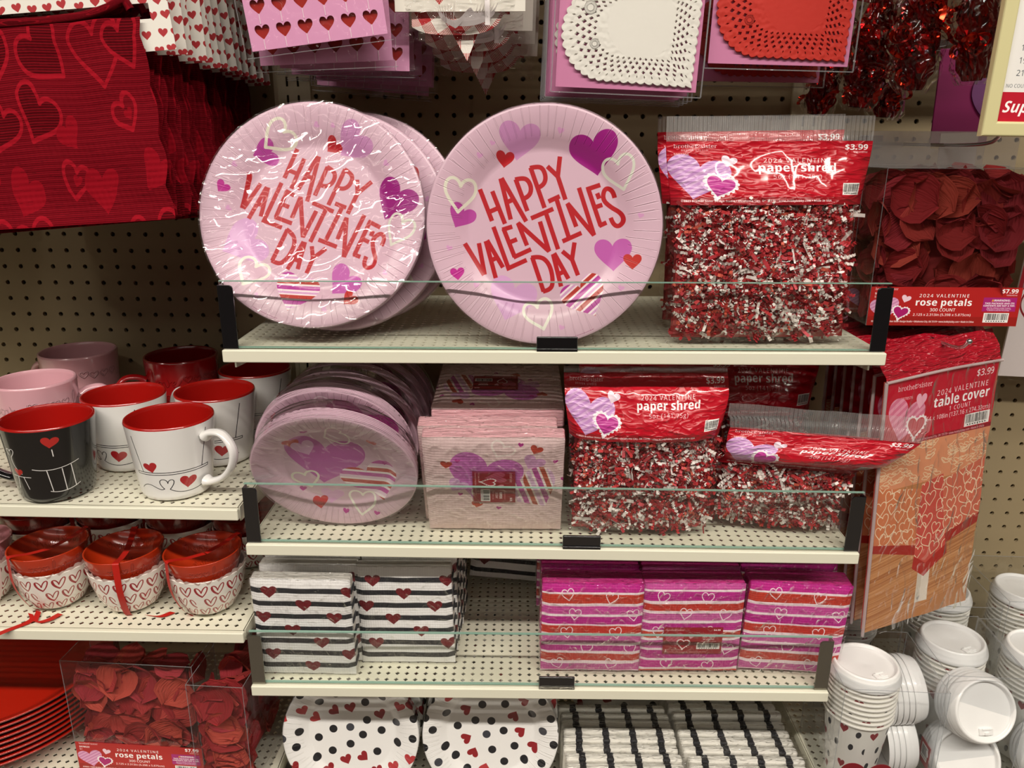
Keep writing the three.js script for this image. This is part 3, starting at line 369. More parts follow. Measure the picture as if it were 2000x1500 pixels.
// polka dot plates
const DP = .014;
const dotA = platePack({ name: 'plate_pack', label: 'pack of white plates with dots and hearts beside the petal boxes', R: .098, n: 8, map: dotPlateTex, pos: rim(.1085, Y4, .319, .2, .098, DP), rot: [-.2, .0, .4], filmMat: M.filmFlat, depth: DP });
copy(dotA, rim(.3095, Y4, .315, .2, .098, DP), [-.2, 0, 2.2], 'pack of white plates with dots and hearts beside the edge-on napkin packs');
for (let k = 0; k < 4; k++) { copy(dotA, rim(.1095 + k * .0005, Y4, .276 - k * .041, .19 - k * .02, .098, DP), [-.19 + k * .02, 0, k * 1.3], 'dotted plate pack in the row behind the one by the petal boxes', 'dotted plates behind the petal box side'); copy(dotA, rim(.3105 + k * .001, Y4, .273 - k * .041, .19 - k * .02, .098, DP), [-.19 + k * .02, 0, 1 + k * 1.7], 'dotted plate pack in the row behind the one by the napkins', 'dotted plates behind the napkin side'); }
copy(dotA, rim(.515, Y4, .15, .25, .098, DP), [-.25, 0, .7], 'dotted plate pack leaning behind the edge-on napkins');

// ---------- napkin packs ----------
function napkinPack({ name = 'napkin_pack', label, w, h, d, front, side, pos, rot, group, filmMat = M.film, lab, category = 'napkins', filmPad = .002 }) {
  const t = thing(name, label, category, pos, rot, group);
  const sideM = S(side, .75, { bumpMap: lineTex, bumpScale: .0012 }), fm = P(0xffffff, .6, { map: front, bumpMap: quiltTex, bumpScale: .0007 });
  const nz = grid(14, 14, (u, v) => { const x = (u - .5) * w, y = v * h, e = min(u, 1 - u, v, 1 - v); return [x, y, d / 2 - .0035 * (1 - sm(0, .08, e)) + .0012 * N3(x * 40, y * 40, w * 99)]; });
  const b = rbox(w, h, d - .004, .003, 0, h / 2, -.0021, 3);
  part('folded_paper', b, sideM, t); part('printed_front', nz, fm, t);
  if (lab) part('paper_label', grid(4, 4, (u, v) => [lab.x + (u - .5) * lab.w * cos(lab.r ?? 0) - (v - .5) * lab.h * sin(lab.r ?? 0), lab.y + (u - .5) * lab.w * sin(lab.r ?? 0) + (v - .5) * lab.h * cos(lab.r ?? 0), d / 2 + .0015]), P(0xffffff, .4, { map: lab.map }), t);
  if (filmMat) part('film_wrap', rbox(w + filmPad, h + filmPad, d + filmPad + .001, .004, 0, h / 2, 0, 3), filmMat, t);
  return t;
}
napkinPack({ label: 'pink heart napkin pack tipped against the glass with a red label', w: .168, h: .157, d: .022, front: pinkNapTex, side: 0xf2b9c0, pos: [.317, Y2 + .006, .307], rot: [.36, 0, .005], lab: { x: .0, y: .08, w: .052, h: .053, map: tex(260, 270, (g, w, h) => { g.translate(w, 0); g.rotate(PI / 2); g.drawImage(napLabelTex.image, 0, 0, h, w); }) } });
napkinPack({ label: 'pink heart napkin pack standing just behind the tipped one', w: .168, h: .163, d: .022, front: pinkNapTex, side: 0xf2b9c0, pos: [.309, Y2 + .005, .279], rot: [.36, 0, .004] });
for (let k = 0; k < 5; k++) napkinPack({ label: 'pink napkin pack in the shaded row under the lying pack', w: .156, h: .116, d: .026, front: pinkNapTex, side: 0xeeb2ba, pos: [.317 - k * .0005, Y2 + .004, .243 - k * .032], rot: [.1, 0, 0], group: 'pink napkin packs under the lying pack', filmMat: M.filmSoft });
napkinPack({ label: 'pink heart napkin pack lying on top of the standing packs under the shelf', w: .168, h: .165, d: .028, front: pinkNapTex, side: 0xf4bcc4, pos: [.3195, Y2 + .16, .128], rot: [-PI / 2 + .07, 0, PI], filmMat: M.filmSoft, lab: { x: .005, y: .085, w: .06, h: .05, map: napLabelTex } });

const bn = { w: .128, h: .152, d: .02, side: 0xdcd8d0 };
const bandTex = tex(64, 512, (g, w, h) => { g.fillStyle = '#dcd8d0'; g.fillRect(0, 0, w, h); g.fillStyle = '#23242a'; for (let k = 0; k < 7; k++) g.fillRect(0, 46 + k * 66, w, 20); });
const blA = napkinPack({ ...bn, label: 'white napkin pack with black stripes and dark red hearts behind the glass end clip', front: blackNapTex, pos: [.0672, Y3 + .002, .327], rot: [.09, 0, -.012] });
const blB = napkinPack({ ...bn, label: 'white napkin pack with black stripes, set back beside the empty shelf space', front: blackNapTex2, pos: [.1985, Y3 + .002, .301], rot: [.05, -.02, .02] });
for (let k = 0; k < 4; k++) { copy(blA, [.066 - k * .0006 + .004, Y3 + .003 + k * .0035, .3 - k * .027], [.04, .01 * (k % 2), 0], 'black striped napkin pack in the row behind the one by the end clip', 'striped napkin packs behind the end clip pack'); copy(blB, [.2 + .002 * k, Y3 + .003 + k * .003, .275 - k * .027], [.03, -.02 * (k % 2), 0], 'black striped napkin pack in the row beside the empty shelf space', 'striped napkin packs beside the empty space'); }
copy(blB, [.333, Y3 + .012, .1], [.03, 0, -.09], 'black striped napkin pack propped crookedly at the back of the empty space');
const sideBars = []; for (let k = 0; k < 6; k++) sideBars.push(box(.0008, .007, .0185, bn.w / 2 + .0012, .02 + k * .023, 0));
for (const o of scene.children.filter((o) => o.name.startsWith('napkin_pack') && /black strip/.test(o.userData.label))) part('stripe_edge', merge(sideBars), S(0x23242a, .8), o);

const ps = { w: .132, h: .138, d: .036, side: 0xc41f7e };
const PF = [[.4445, .3285, .06, 0, 0], [.577, .327, .05, 1, .008], [.7115, .3245, .05, 2, -.03]];
const psLabels = ['pink and red striped napkin pack beside the empty shelf space', 'pink and red striped napkin pack with a red price label', 'pink and red striped napkin pack behind the metal end clip'];
PF.forEach(([x, z, lean, k, ry]) => {
  const a = napkinPack({ ...ps, label: psLabels[k], front: pinkStripeTex[k], pos: [x, Y3 + .0055, z - .018], rot: [lean, ry, ry], filmMat: film({ bumpScale: .006 }), filmPad: .004, lab: k === 1 ? { x: .002, y: .052, w: .078, h: .042, map: napLabelTex2 } : null });
  for (let j = 0; j < 3; j++) copy(a, [x + .004 * sin(j * 9 + k), Y3 + .004 + j * .006, z - .062 - j * .045], [.02 + .03 * sin(j * 5 + k * 2), .03 * sin(j * 3 + k), 0], ['striped pink napkin pack in the row behind the one by the empty space', 'striped pink napkin pack in the row behind the labelled one', 'striped pink napkin pack in the row behind the one at the end clip'][k], ['pink striped packs in the row by the empty space', 'pink striped packs in the middle row', 'pink striped packs in the row at the end clip'][k]);
});
// edge-on white napkins with black bands on the lowest shelf
{
  const w = .165, h = .088, d = .0165, rr = rng(71);
  const mk = (label, x, z, lift, rot, group) => {
    const t = thing('napkin_pack', label, 'napkins', [x, Y4 + .0025, z], rot, group), H = h + lift;
    part('folded_paper', rbox(w, H, d - .0025, .005, 0, H / 2, 0, 3), S(0xe6e3da, .75, { bumpMap: softTex, bumpScale: .002 }), t);
    for (let k = 0; k < 4; k++) part('black_band', rbox(.0115, .03, d - .0015, .003, -w * .36 + k * w * .24, H - .0145, 0), S(0x1b1b20, .7), t);
    part('film_wrap', grid(20, 14, (u, v) => { const x_ = (u - .5) * (w + .005), s = clamp((v - .2) / .6); return [x_, v < .2 ? H - .05 * (1 - v / .2) : v > .8 ? H - .05 * (v - .8) / .2 : H + .0018 + .0016 * N3(u * 12, v * 6, x * 30 + z * 99), (s - .5) * (d - .0005)]; }), film({ bumpScale: .006 }), t);
    return t;
  };
  for (let k = 0; k < 8; k++) mk('white napkin pack edge-on with black bands, in the row beside the dotted plates', .4985 + (rr() - .5) * .006 - (k > 4 ? .003 : 0), .333 - k * .0172, (rr() - .5) * .004 + (k > 4 ? -.002 : 0), [0, 0, .01 * (rr() - .5)], 'edge-on banded napkins beside the dotted plates');
  for (let k = 0; k < 11; k++) mk('white napkin pack edge-on with black bands, in the row beside the paper cups', .674 + (rr() - .5) * .006 - k * .0015, .333 - k * .0172, (rr() - .5) * .004 + (k > 5 ? .006 : 0), [0, 0, .01 * (rr() - .5)], 'edge-on banded napkins beside the paper cups');
}
// ---------- bags of paper shred ----------
const stripGeos = [0, 1, 2].map((q) => { const n = [11, 8, 3][q], L = [.024, .02, .026][q], A = [.0034, .004, .001][q], W = [.0036, .0034, .0036][q]; const g = grid(1, n, (u, v) => { const k = Math.round(v * n); return [(u - .5) * W, (v - .5) * L + .003 * sin(v * 3), (k % 2 ? A : -A) * .5 * (q < 2 ? 1 : .5) + .004 * v * v]; }); const h = g.toNonIndexed(); h.computeVertexNormals(); return h; });
const stripMat = S(0xffffff, .7), coreMat = S(0xa03030, .9, { bumpMap: softTex, bumpScale: .006 });
const redPrint = (map) => P(0xffffff, .3, { map, bumpMap: creaseTex, bumpScale: .0026, clearcoat: .5, clearcoatRoughness: .08 });
const ribTex = field(256, (u, v) => .5 + .5 * sin(u * 256 * PI / 2.6));
const sealMat = P(0xffffff, .12, { transmission: .86, thickness: 0, ior: 1.6, bumpMap: ribTex, bumpScale: .002 });
function shredBag({ label, pos, rot, w = .226, h = .27, t = .05, seed = 1, count = 850, spine, v0 = .585, v1 = .86, group, top = 1, taper = .03, fill = .62 }) {
  const o = thing('paper_shred_bag', label, 'craft bag', pos, rot, group), r = rng(seed);
  const sp = spine ?? ((v) => [v * h, 0, 0]);   // y, z, lean angle of the surface normal
  const prof = (v) => v < .12 ? pow(v / .12, .6) : v < fill ? 1 : lerp(1, .12, sm(fill, .9, v)) * (v > .9 ? max(0, 1 - (v - .9) / .02) : 1);
  const half = (u, v) => t / 2 * sqrt(max(0, 1 - pow(abs(u), 2.6))) * prof(v);
  const pt = (u, v, s, off = 0) => { const [y, z, a, dx = 0] = sp(v), wv = w / 2 * (1 - taper * prof(v) + (v > .55 ? .05 * sm(.55, .9, v) : 0)); const wr = .0022 * N3(u * 4 + seed, v * 5, seed * 3) * sm(0, .1, 1 - abs(u)) + .002 * N3(u * 11, v * 11, seed) * sm(0, .1, 1 - abs(u)); const q = s * (half(u, v) + off) + (v > .12 ? wr : 0) + (v > .55 ? .006 * sm(.55, 1, v) * N3(u * 2.2, v * 2 + seed, seed * 1.7) : 0); return [u * wv + dx, y + q * sin(a), z + q * cos(a)]; };
  const surf = (s, a, b, off = 0, nu = 36, nv = 36) => grid(nu, nv, (u, v) => pt(u * 2 - 1, lerp(a, b, v), s, off), (u, v) => [u, v]);
  const film1 = film({ bumpScale: .006 });
  part('clear_film', surf(1, 0, v0, .0008), film1, o); part('film_back', surf(-1, 0, v0, .0008), M.filmSoft, o);
  part('printed_header', surf(1, v0, v1, .0008), redPrint(shredTex), o); part('header_back', surf(-1, v0, v1, .0008), S(0xa51524, .35), o);
  part('top_seal', surf(1, v1, top, 0, 60, 10), sealMat, o);
  part('paper_core', merge([grid(20, 20, (u, v) => pt((u * 2 - 1) * .93, .03 + v * (v0 - .01), 1, -half((u * 2 - 1) * .93, .03 + v * (v0 - .01)) * .45)), grid(20, 20, (u, v) => pt((u * 2 - 1) * .93, .03 + v * (v0 - .01), -1, -half((u * 2 - 1) * .93, .03 + v * (v0 - .01)) * .45))]), coreMat, o);
  const cols = [[.52, .03, .035], [.4, .02, .03], [.28, .02, .025], [.6, .1, .06], [.86, .8, .76], [.8, .74, .7], [.62, .08, .1]].map((c) => new THREE.Color().setRGB(...c));
  for (let q = 0; q < 3; q++) {
    const n = floor(count * [.5, .33, .17][q]), im = new THREE.InstancedMesh(stripGeos[q], stripMat, n); im.name = 'crinkled_paper'; im.userData.kind = 'stuff'; im.castShadow = im.receiveShadow = true;
    const d = new THREE.Object3D();
    for (let i = 0; i < n; i++) { const u = (r() * 2 - 1) * .9, v = .055 + r() * (v0 - .05), s = r() < .88 ? 1 : -1, hh = half(u, v), p = pt(u, v, s, -hh * (.04 + r() * .34) - .0026); d.position.set(...p); d.rotation.set((r() - .5) * 1.1, (r() - .5) * 1.6, r() * 6.28); d.scale.setScalar(.7 + r() * .45); d.updateMatrix(); im.setMatrixAt(i, d.matrix); const k = r(); im.setColorAt(i, cols[k < .22 ? 0 : k < .4 ? 1 : k < .54 ? 2 : k < .6 ? 3 : k < .79 ? 4 : k < .94 ? 5 : 6]); }
    o.add(im);
  }
  return o;
}
shredBag({ label: 'large upright bag of red and white paper shred on the plate shelf', pos: [.6265, Y1 + .002, .316], rot: [-.05, .02, .01], w: .222, h: .256, t: .05, seed: 3, count: 1700, v0: .625, v1: .895 });
shredBag({ label: 'paper shred bag half hidden between the large plates and the upright bag', pos: [.628, Y1 + .006, .235], rot: [-.03, .0, .02], w: .214, h: .255, t: .05, seed: 8, count: 500, v0: .6, v1: .93 });
shredBag({ label: 'paper shred bag beside the pink napkins, header creased and bent', pos: [.5015, Y2 + .002, .31], rot: [.05, .0, .012], w: .188, h: .222, t: .055, seed: 14, count: 1300, v0: .63, v1: .965, spine: (v) => [v * .22, .012 * sm(.5, .8, v) - .02 * sm(.85, 1, v), -.15 * sm(.5, .9, v)] });
shredBag({ label: 'paper shred bag pressed behind the creased one, barcode showing at its edge', pos: [.521, Y2 + .002, .25], rot: [0, 0, -.01], w: .19, h: .228, t: .05, seed: 21, count: 500, v0: .62, v1: .94 });
shredBag({ label: 'dim paper shred bag standing at the back behind the slumped one', pos: [.65, Y2 + .002, .2], rot: [-.03, 0, 0], w: .2, h: .226, t: .06, seed: 27, count: 700, v0: .56, v1: .93 });
shredBag({ label: 'slumped paper shred bag bulging over the glass, clear ribbed top', pos: [.679, Y2 + .003, .281], rot: [0, -.14, -.03], w: .218, h: .15, t: .066, seed: 33, count: 1100, v0: .5, v1: .84, taper: .26, fill: .42, spine: (v) => v < .5 ? [v * .176, .03 * v / .5,   .25 * sm(.3, .5, v), .004 * sm(.2, .5, v)] : v < .84 ? [lerp(.088, .146, (v - .5) / .34), lerp(.03, .06, sm(.5, .66, v)), lerp(.25, .42, sm(.5, .6, v)) + .12 * sin(v * 40), lerp(.004, .036, (v - .5) / .34)]   : [lerp(.146, .178, (v - .84) / .16), .06 + .004 * (v - .84) / .16, .1, .036] });
// ---------- mugs ----------
const glaze = (c, o = {}) => P(c, .22, { clearcoat: .8, clearcoatRoughness: .08, ...o });
function mug({ label, pos, yaw, body, inner, map, bump, R = .0535, Rb = .0435, H = .1, handleAt = 0, handle }) {
  const t = thing('mug', label, 'mug', pos, [0, yaw, 0]);
  const bm = glaze(map ? 0xffffff : body, { ...(map && { map }), ...(bump && { bumpMap: bump, bumpScale: .005 }) });
  const outer = [[0, .0015], [Rb * .86, .0], [Rb * .95, .002], [Rb, .008], [lerp(Rb, R, .45), H * .45], [lerp(Rb, R, .8), H * .78], [R, H - .003]];
  const g = lathe(outer, 72); { const u = g.attributes.uv, p = g.attributes.position; for (let i = 0; i < u.count; i++) u.setXY(i, u.getX(i), clamp((p.getY(i) - .008) / (H - .012), .002, .998)); }
  part('body', g, bm, t);
  part('inside', lathe([[R, H - .003], [R - .0006, H - .0008], [R - .002, H], [R - .0036, H - .001], [R - .0045, H - .006], [lerp(Rb, R, .6) - .0045, H * .6], [Rb - .004, .016], [Rb * .75, .008], [0, .0075]], 72), glaze(inner), t);
  const hp_ = []; const rx = (y) => lerp(Rb, R, clamp(y / H)); const hs = H > .11 ? 1.25 : 1.14, a = [[rx(.07) + .0036, .0695], [rx(.07) + .013, .0745], [rx(.06) + .031, .0745], [rx(.06) + .0445, .059], [rx(.05) + .043, .042], [rx(.04) + .029, .025], [rx(.02) + .010, .0165], [rx(.018) + .0028, .0165]].map(([x, y]) => [x, y * hs]);
  const c = new THREE.CatmullRomCurve3(a.map(([x, y]) => V3(x, y, 0))), seg = 36, rad = 12;
  const hg = grid(rad, seg, (u, v) => { const p = c.getPoint(v), tn = c.getTangent(v), nn = V3(-tn.y, tn.x, 0), e = 1 + .7 * pow(abs(v * 2 - 1), 5), ru = .0042 * e, rz = .0072 * (1 + .35 * pow(abs(v * 2 - 1), 4)), q = u * 2 * PI; return [p.x + nn.x * ru * cos(q), p.y + nn.y * ru * cos(q), rz * sin(q)]; });
  const h = part('handle', hg, glaze(handle ?? body), t); h.rotation.y = handleAt;
  return t;
}
const onMug = (px, py, H = .1) => { let p = onY(px, py, YM + H); p = onY(px, py, YM + H + (p.x + .375) * -.009); p.y -= H - .0008; return p; };   // pixel of the rim's centre
const WH = 0xecebe9, RIN = 0xa5140f;
mug({ label: 'black mug with red inside and white line drawing of a table and heart', pos: onMug(91, 813), yaw: -1.35, body: 0x0b0b0d, inner: RIN, map: mugBlackTex, handleAt: PI + .05 + 1.35, handle: 0x0b0b0d });
mug({ label: 'white mug with red inside, handle turned towards the pink plates', pos: onMug(330, 811), yaw: -1.3, body: WH, inner: RIN, map: mugWhiteTex, handleAt: 1.3 - .35 });
mug({ label: 'white mug with red inside, between the black mug and the red mug', pos: onMug(241, 768), yaw: -1.9, body: WH, inner: RIN, map: mugWhiteTex, handleAt: 1.9 + 1.8 });
mug({ label: 'white mug with red inside, next to the medium pink plates', pos: onMug(419, 761), yaw: -1.6, body: WH, inner: RIN, map: mugWhiteTex, handleAt: 1.6 + PI - .55 });
mug({ label: 'white mug with red inside, tucked deepest beside the pegboard', pos: onMug(498, 718), yaw: -1.5, body: WH, inner: RIN, map: mugWhiteTex, handleAt: 1.5 + PI - 1.2 });
mug({ label: 'pale pink mug embossed with hearts behind the black mug', pos: onMug(66, 740, .117), yaw: -1.5, body: 0xdba6b0, inner: 0xdba6b0, bump: loveTex, handleAt: 1.5 + .55, H: .117, R: .0515, Rb: .047 });
mug({ label: 'pale pink embossed mug standing in the shade against the pegboard', pos: onMug(152, 684, .122), yaw: -1.35, body: 0xd5a0a6, inner: 0xd5a0a6, bump: loveTex, handleAt: 1.35 + PI - .3, H: .122, R: .0545, Rb: .049 });
mug({ label: 'plain dark red embossed mug in the shade behind the white mugs', pos: onMug(353, 692, .12), yaw: -1.4, body: 0x9a0f12, inner: 0x860c0e, bump: loveTex, handleAt: 1.4 + PI + .6, H: .12, R: .053, Rb: .048 });
// ---------- bowls tied in pairs ----------
const bowlProf = (R, H) => [[0, .003], [R * .42, .0], [R * .48, .002], [R * .66, H * .13], [R * .85, H * .42], [R * .955, H * .75], [R, H]];
function bowlSet({ label, pos, yaw = 0, group, red = 0xb3300f, tail, front = 1, ribbonC = 0xb81c12, tissue = true, ghost }) {
  const t = thing('bowl_set', label, 'bowls', pos, [0, yaw, 0], group), R = .0505, H = .064;
  const o = bowlProf(R, H), g = lathe(o, 64); { const u = g.attributes.uv, p = g.attributes.position; const al = [0]; for (let i = 1; i < o.length; i++) al.push(al[i - 1] + hypot(o[i][0] - o[i - 1][0], o[i][1] - o[i - 1][1])); const n = o.length; for (let i = 0; i < u.count; i++) u.setXY(i, u.getX(i), clamp((al[i % n] - al[2]) / (al[n - 1] - al[2]), .002, .998)); }
  part('printed_bowl', g, glaze(0xffffff, { map: bowlTex }), t);
  part('printed_bowl_inside', lathe([[R, H], [R - .0012, H + .001], [R - .003, H], [R - .004, H - .006], [R * .6, .014], [0, .01]], 64), glaze(0xeee9e2), t);
  const R2 = .0497, H2 = .05, y = .037, q = bowlProf(R2, H2);
  const g2 = lathe([...q, [R2 - .0012, H2 + .001], [R2 - .003, H2], [R2 - .004, H2 - .006], [R2 * .62, .016], [0, .012]].map(([r, Y]) => [r, Y + y]), 64); { const u = g2.attributes.uv, p = g2.attributes.position; for (let i = 0; i < u.count; i++) u.setXY(i, u.getX(i) * 1.5, clamp((p.getY(i) - y) / H2 * .5 + .42, .002, .998)); }
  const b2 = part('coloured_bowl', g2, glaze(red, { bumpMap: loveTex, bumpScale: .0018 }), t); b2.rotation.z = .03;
  if (tissue) part('tissue_paper', grid(90, 2, (u, v) => { const a = u * 2 * PI, r = R - .0025 + v * .003 + .0012 * sin(a * 23) * v, Y = H - .008 + v * (.012 + .003 * sin(a * 3 + 1) + .0012 * sin(a * 31)); return [r * cos(a), Y, r * sin(a)]; }), P(0xe6cfc8, .8, { transmission: .35, thickness: 0 }), t);
  // ribbon loop round the pair: front and back straps over the rim
  const strap = (ang, w = .008) => { const pts = [[.006, -.0012], [R * .5, -.0012], [R * .68, H * .1], [R * .9, H * .45], [R + .001, H * .82], [R2 + .0022, H2 + y - .004], [R2 + .0016, H2 + y + .0025], [R2 - .005, H2 + y + .002], [R2 * .55, H2 + y - .003], [.0, H2 + y - .007]]; const c = new THREE.CatmullRomCurve3(pts.map(([r, Y]) => V3(r + .0009, Y, 0))); return grid(2, 44, (u, v) => { const p = c.getPoint(v), s = (u - .5) * w; return [p.x * cos(ang) - s * sin(ang), p.y, p.x * sin(ang) + s * cos(ang)]; }); };
  part('ribbon', merge([strap(front), strap(front + PI)]), P(ribbonC, .45, { sheen: .6 }), t);
  if (tail) part('ribbon_tail', merge(tail.map((pts, i) => { const c = new THREE.CatmullRomCurve3(pts.map((p) => V3(...p))); return grid(2, 16, (u, v) => { const p = c.getPoint(v); return [p.x + (u - .5) * .0085, p.y + .0006 * i, p.z + (u - .5) * .003]; }); })), P(ribbonC, .5), t);
  return t;
}
const deckYB = (x) => YB + (x + .38) * -.006;
const onBowl = (px, py) => { const p = onY(px, py, YB); return onY(px, py, deckYB(p.x)); };
bowlSet({ label: 'red over white heart bowls tied with red ribbon whose tail hangs over the shelf', pos: onBowl(118, 1172), front: 2.15, tail: [[[-.02, .0015, .035], [-.01, .0012, .05], [-.03, .0012, .075], [-.042, .0012, .098], [-.044, -.004, .1075], [-.043, -.012, .109]], [[-.012, .0015, .03], [0, .0015, .055], [.012, .0015, .05], [.02, .0012, .035]]] });
bowlSet({ label: 'red over white heart bowls, middle set, ribbon straight down its front', pos: onBowl(263, 1178), front: 1.35, tail: [[[.03, .0015, .03], [.05, .0012, .032], [.062, .0012, .022]]] });
bowlSet({ label: 'red over white heart bowls next to the striped napkins', pos: onBowl(413, 1183), front: 2.25 });
bowlSet({ label: 'pink over white heart bowls tied with pale ribbon', pos: onBowl(-32, 1168), front: .5, red: 0xcf8f98, ribbonC: 0xdcc6c4 });
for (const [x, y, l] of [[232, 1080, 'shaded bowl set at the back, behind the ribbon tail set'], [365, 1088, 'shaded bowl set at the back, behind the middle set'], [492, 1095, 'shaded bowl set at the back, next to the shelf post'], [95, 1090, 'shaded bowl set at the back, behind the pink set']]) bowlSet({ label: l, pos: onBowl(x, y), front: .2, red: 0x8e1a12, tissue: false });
// ---------- red trays ----------
{
  const R = .175, p = [-.478, YL + .002, .18];
  for (let k = 0; k < 9; k++) { const t = thing('red_tray', 'glossy red round tray in the nested stack', 'tray', [p[0], p[1] + k * .0085, p[2]], [0, 0, 0], 'nested red trays'); part('tray', lathe([[0, .006], [R * .7, .004], [R * .8, .012], [R * .94, .03], [R, .034], [R, .0365], [R * .985, .0365], [R * .93, .0325], [R * .79, .0145], [R * .69, .0065], [0, .0085]], 96), glaze(0xb41a08, { roughness: .35 }), t); }
}
// ---------- rose petals in clear boxes ----------
const petalBump = field(256, (u, v) => .5 + .5 * N3(u * 26, v * 3.5, 6.2));
const petalGeos = [0, 1, 2, 3].map((q) => grid(7, 6, (u, v) => { const a = (u - .5) * 2, b = v, w = pow(max(0, 1 - pow(abs(2 * b - 1), 2.3)), .5) * (.0255 + .0015 * q) * (.78 + .22 * b) + .0005, x = a * w, y = (b - .5) * .054 + .0015 * sin(a * 5 + q) * b; return [x, y, .010 * (b - .5) * (b - .5) * 2.2 + .006 * a * a * (q % 2 ? 1 : -.6) + .0025 * N3(x * 60, y * 60, q * 5)]; }));
const petalMats = [0xb4403a, 0xa83434, 0xa03038, 0xbc4c3e, 0x98282c].map((c) => P(c, .75, { specularIntensity: .3, bumpMap: petalBump, bumpScale: .0016, transmission: .12, thickness: 0, sheen: .4, sheenColor: new THREE.Color(0xd05040) }));
function petalBox({ label, pos, rot, w, h, d, lab, tab, n = 70, seed = 1, group, labOff = [0, 0] }) {   // origin: middle of the front bottom edge
  const t = thing('rose_petal_box', label, 'petal box', pos, rot, group), r = rng(seed);
  part('clear_box', box(w, h, d, 0, h / 2, -d / 2), M.pvc, t);
  const e = .0007, ed = []; for (const s of [-1, 1]) { ed.push(box(e, h, e, s * w / 2, h / 2, 0), box(e, h, e, s * w / 2, h / 2, -d), box(e, e, d, s * w / 2, h, -d / 2), box(w, e, e, 0, h, s < 0 ? 0 : -d)); } part('box_edges', merge(ed), M.pvcEdge, t);
  const face = (x, y, z, s, k, tilt = .2) => { const m = part('petal', petalGeos[floor(r() * 4)], petalMats[floor(r() * 5)], t); m.position.set(x, y, z); m.rotation.set((r() - .5) * tilt * 2, (r() - .5) * tilt * 2 + k, r() * 6.28); m.scale.setScalar(s * 1.08); };
  const nf = floor(n * .62), cols = max(2, Math.round(w / .038)), rows = Math.ceil(nf / cols);
  for (let i = 0; i < nf; i++) { const c = i % cols, q = floor(i / cols); face(clamp(((c + .5 + (r() - .5) * .8) / cols - .5) * (w - .03), -w / 2 + .032, w / 2 - .032), clamp((q + .5 + (r() - .5) * .8) / rows * h, .033, h - .033), -.0125 - r() * .013, .85 + r() * .25, 0); }
  for (let i = 0; i < n - nf; i++) { const s = r() < .5 ? -1 : 1; if (r() < .7) face(s * (w / 2 - .013 - r() * .006), .024 + r() * (h - .048), -.024 - r() * (d - .045), .78, s * PI / 2, .25); else face((r() - .5) * (w - .05), h - .016 - r() * .006, -.026 - r() * (d - .05), .85, 0, 1.3); }
  part('petal_mass', rbox(w - .05, h - .045, d - .052, .006, 0, h / 2 - .006, -d / 2 - .004), S(0xa83434, .9, { bumpMap: softTex, bumpScale: .008 }), t);
  part('printed_label', grid(2, 1, (u, v) => [(u - .5) * w * .998, v * lab, .0007]), P(0xffffff, .42, { map: petalsTex }), t);
  if (tab) { const s = new THREE.Shape(); s.moveTo(-w / 2, 0); s.lineTo(w / 2, 0); s.lineTo(w / 2, tab - .006); s.quadraticCurveTo(w / 2, tab, w / 2 - .006, tab); s.lineTo(-w / 2 + .006, tab); s.quadraticCurveTo(-w / 2, tab, -w / 2, tab - .006); s.closePath(); const ho = new THREE.Path(); ho.moveTo(-.016, tab * .52); ho.lineTo(.016, tab * .52); ho.lineTo(.016, tab * .68); ho.lineTo(-.016, tab * .68); ho.closePath(); s.holes.push(ho); part('hang_tab', new THREE.ExtrudeGeometry(s, { depth: .0006, bevelEnabled: false }).translate(0, h, -d), P(0xf0eeec, .1, { transmission: .88, thickness: 0, ior: 1.5, bumpMap: softTex, bumpScale: .003 }), t); }
  return t;
}
const hangBox = petalBox({ label: 'clear box of red rose petals hanging above the table covers, price printed $7.99', pos: [.8655, -.2765, .275], rot: [0, .0, .0], w: .184, h: .187, d: .062, lab: .048, tab: .042, n: 58, seed: 5 });
copy(hangBox, [.864, -.275, .205], [0, 0, 0], 'clear box of rose petals hanging behind the one above the table covers');
petalBox({ label: 'clear box of rose petals on the lowest shelf beside the red trays', pos: [-.2, YL + .001, .3], rot: [0, -.06, 0], w: .19, h: .187, d: .068, lab: .05, n: 52, seed: 11 });
petalBox({ label: 'clear box of rose petals turned sideways beside the dotted plates', pos: [-.059, YL + .001, .345], rot: [0, -.06, 0], w: .078, h: .187, d: .18, lab: .001, n: 60, seed: 19 });
function hook(label, x, y, z1, drop = 0) { const t = thing('display_hook', label, 'hook', [x, y, 0]); part('wire_arm', tube([[0, 0, -.004], [0, 0, z1 - .03], [0, .004, z1 - .012], [0, .014, z1]], .0021, 30, 8), M.hook, t); part('wire_tip', new THREE.SphereGeometry(.0034, 12, 8).translate(0, .014, z1), M.hook, t); part('back_plate', rbox(.034, .016, .003, .001, 0, .004, .0035), M.hook, t); return t; }
hook('chrome wire hook carrying the rose petal boxes', .8655, -.0615, .335);
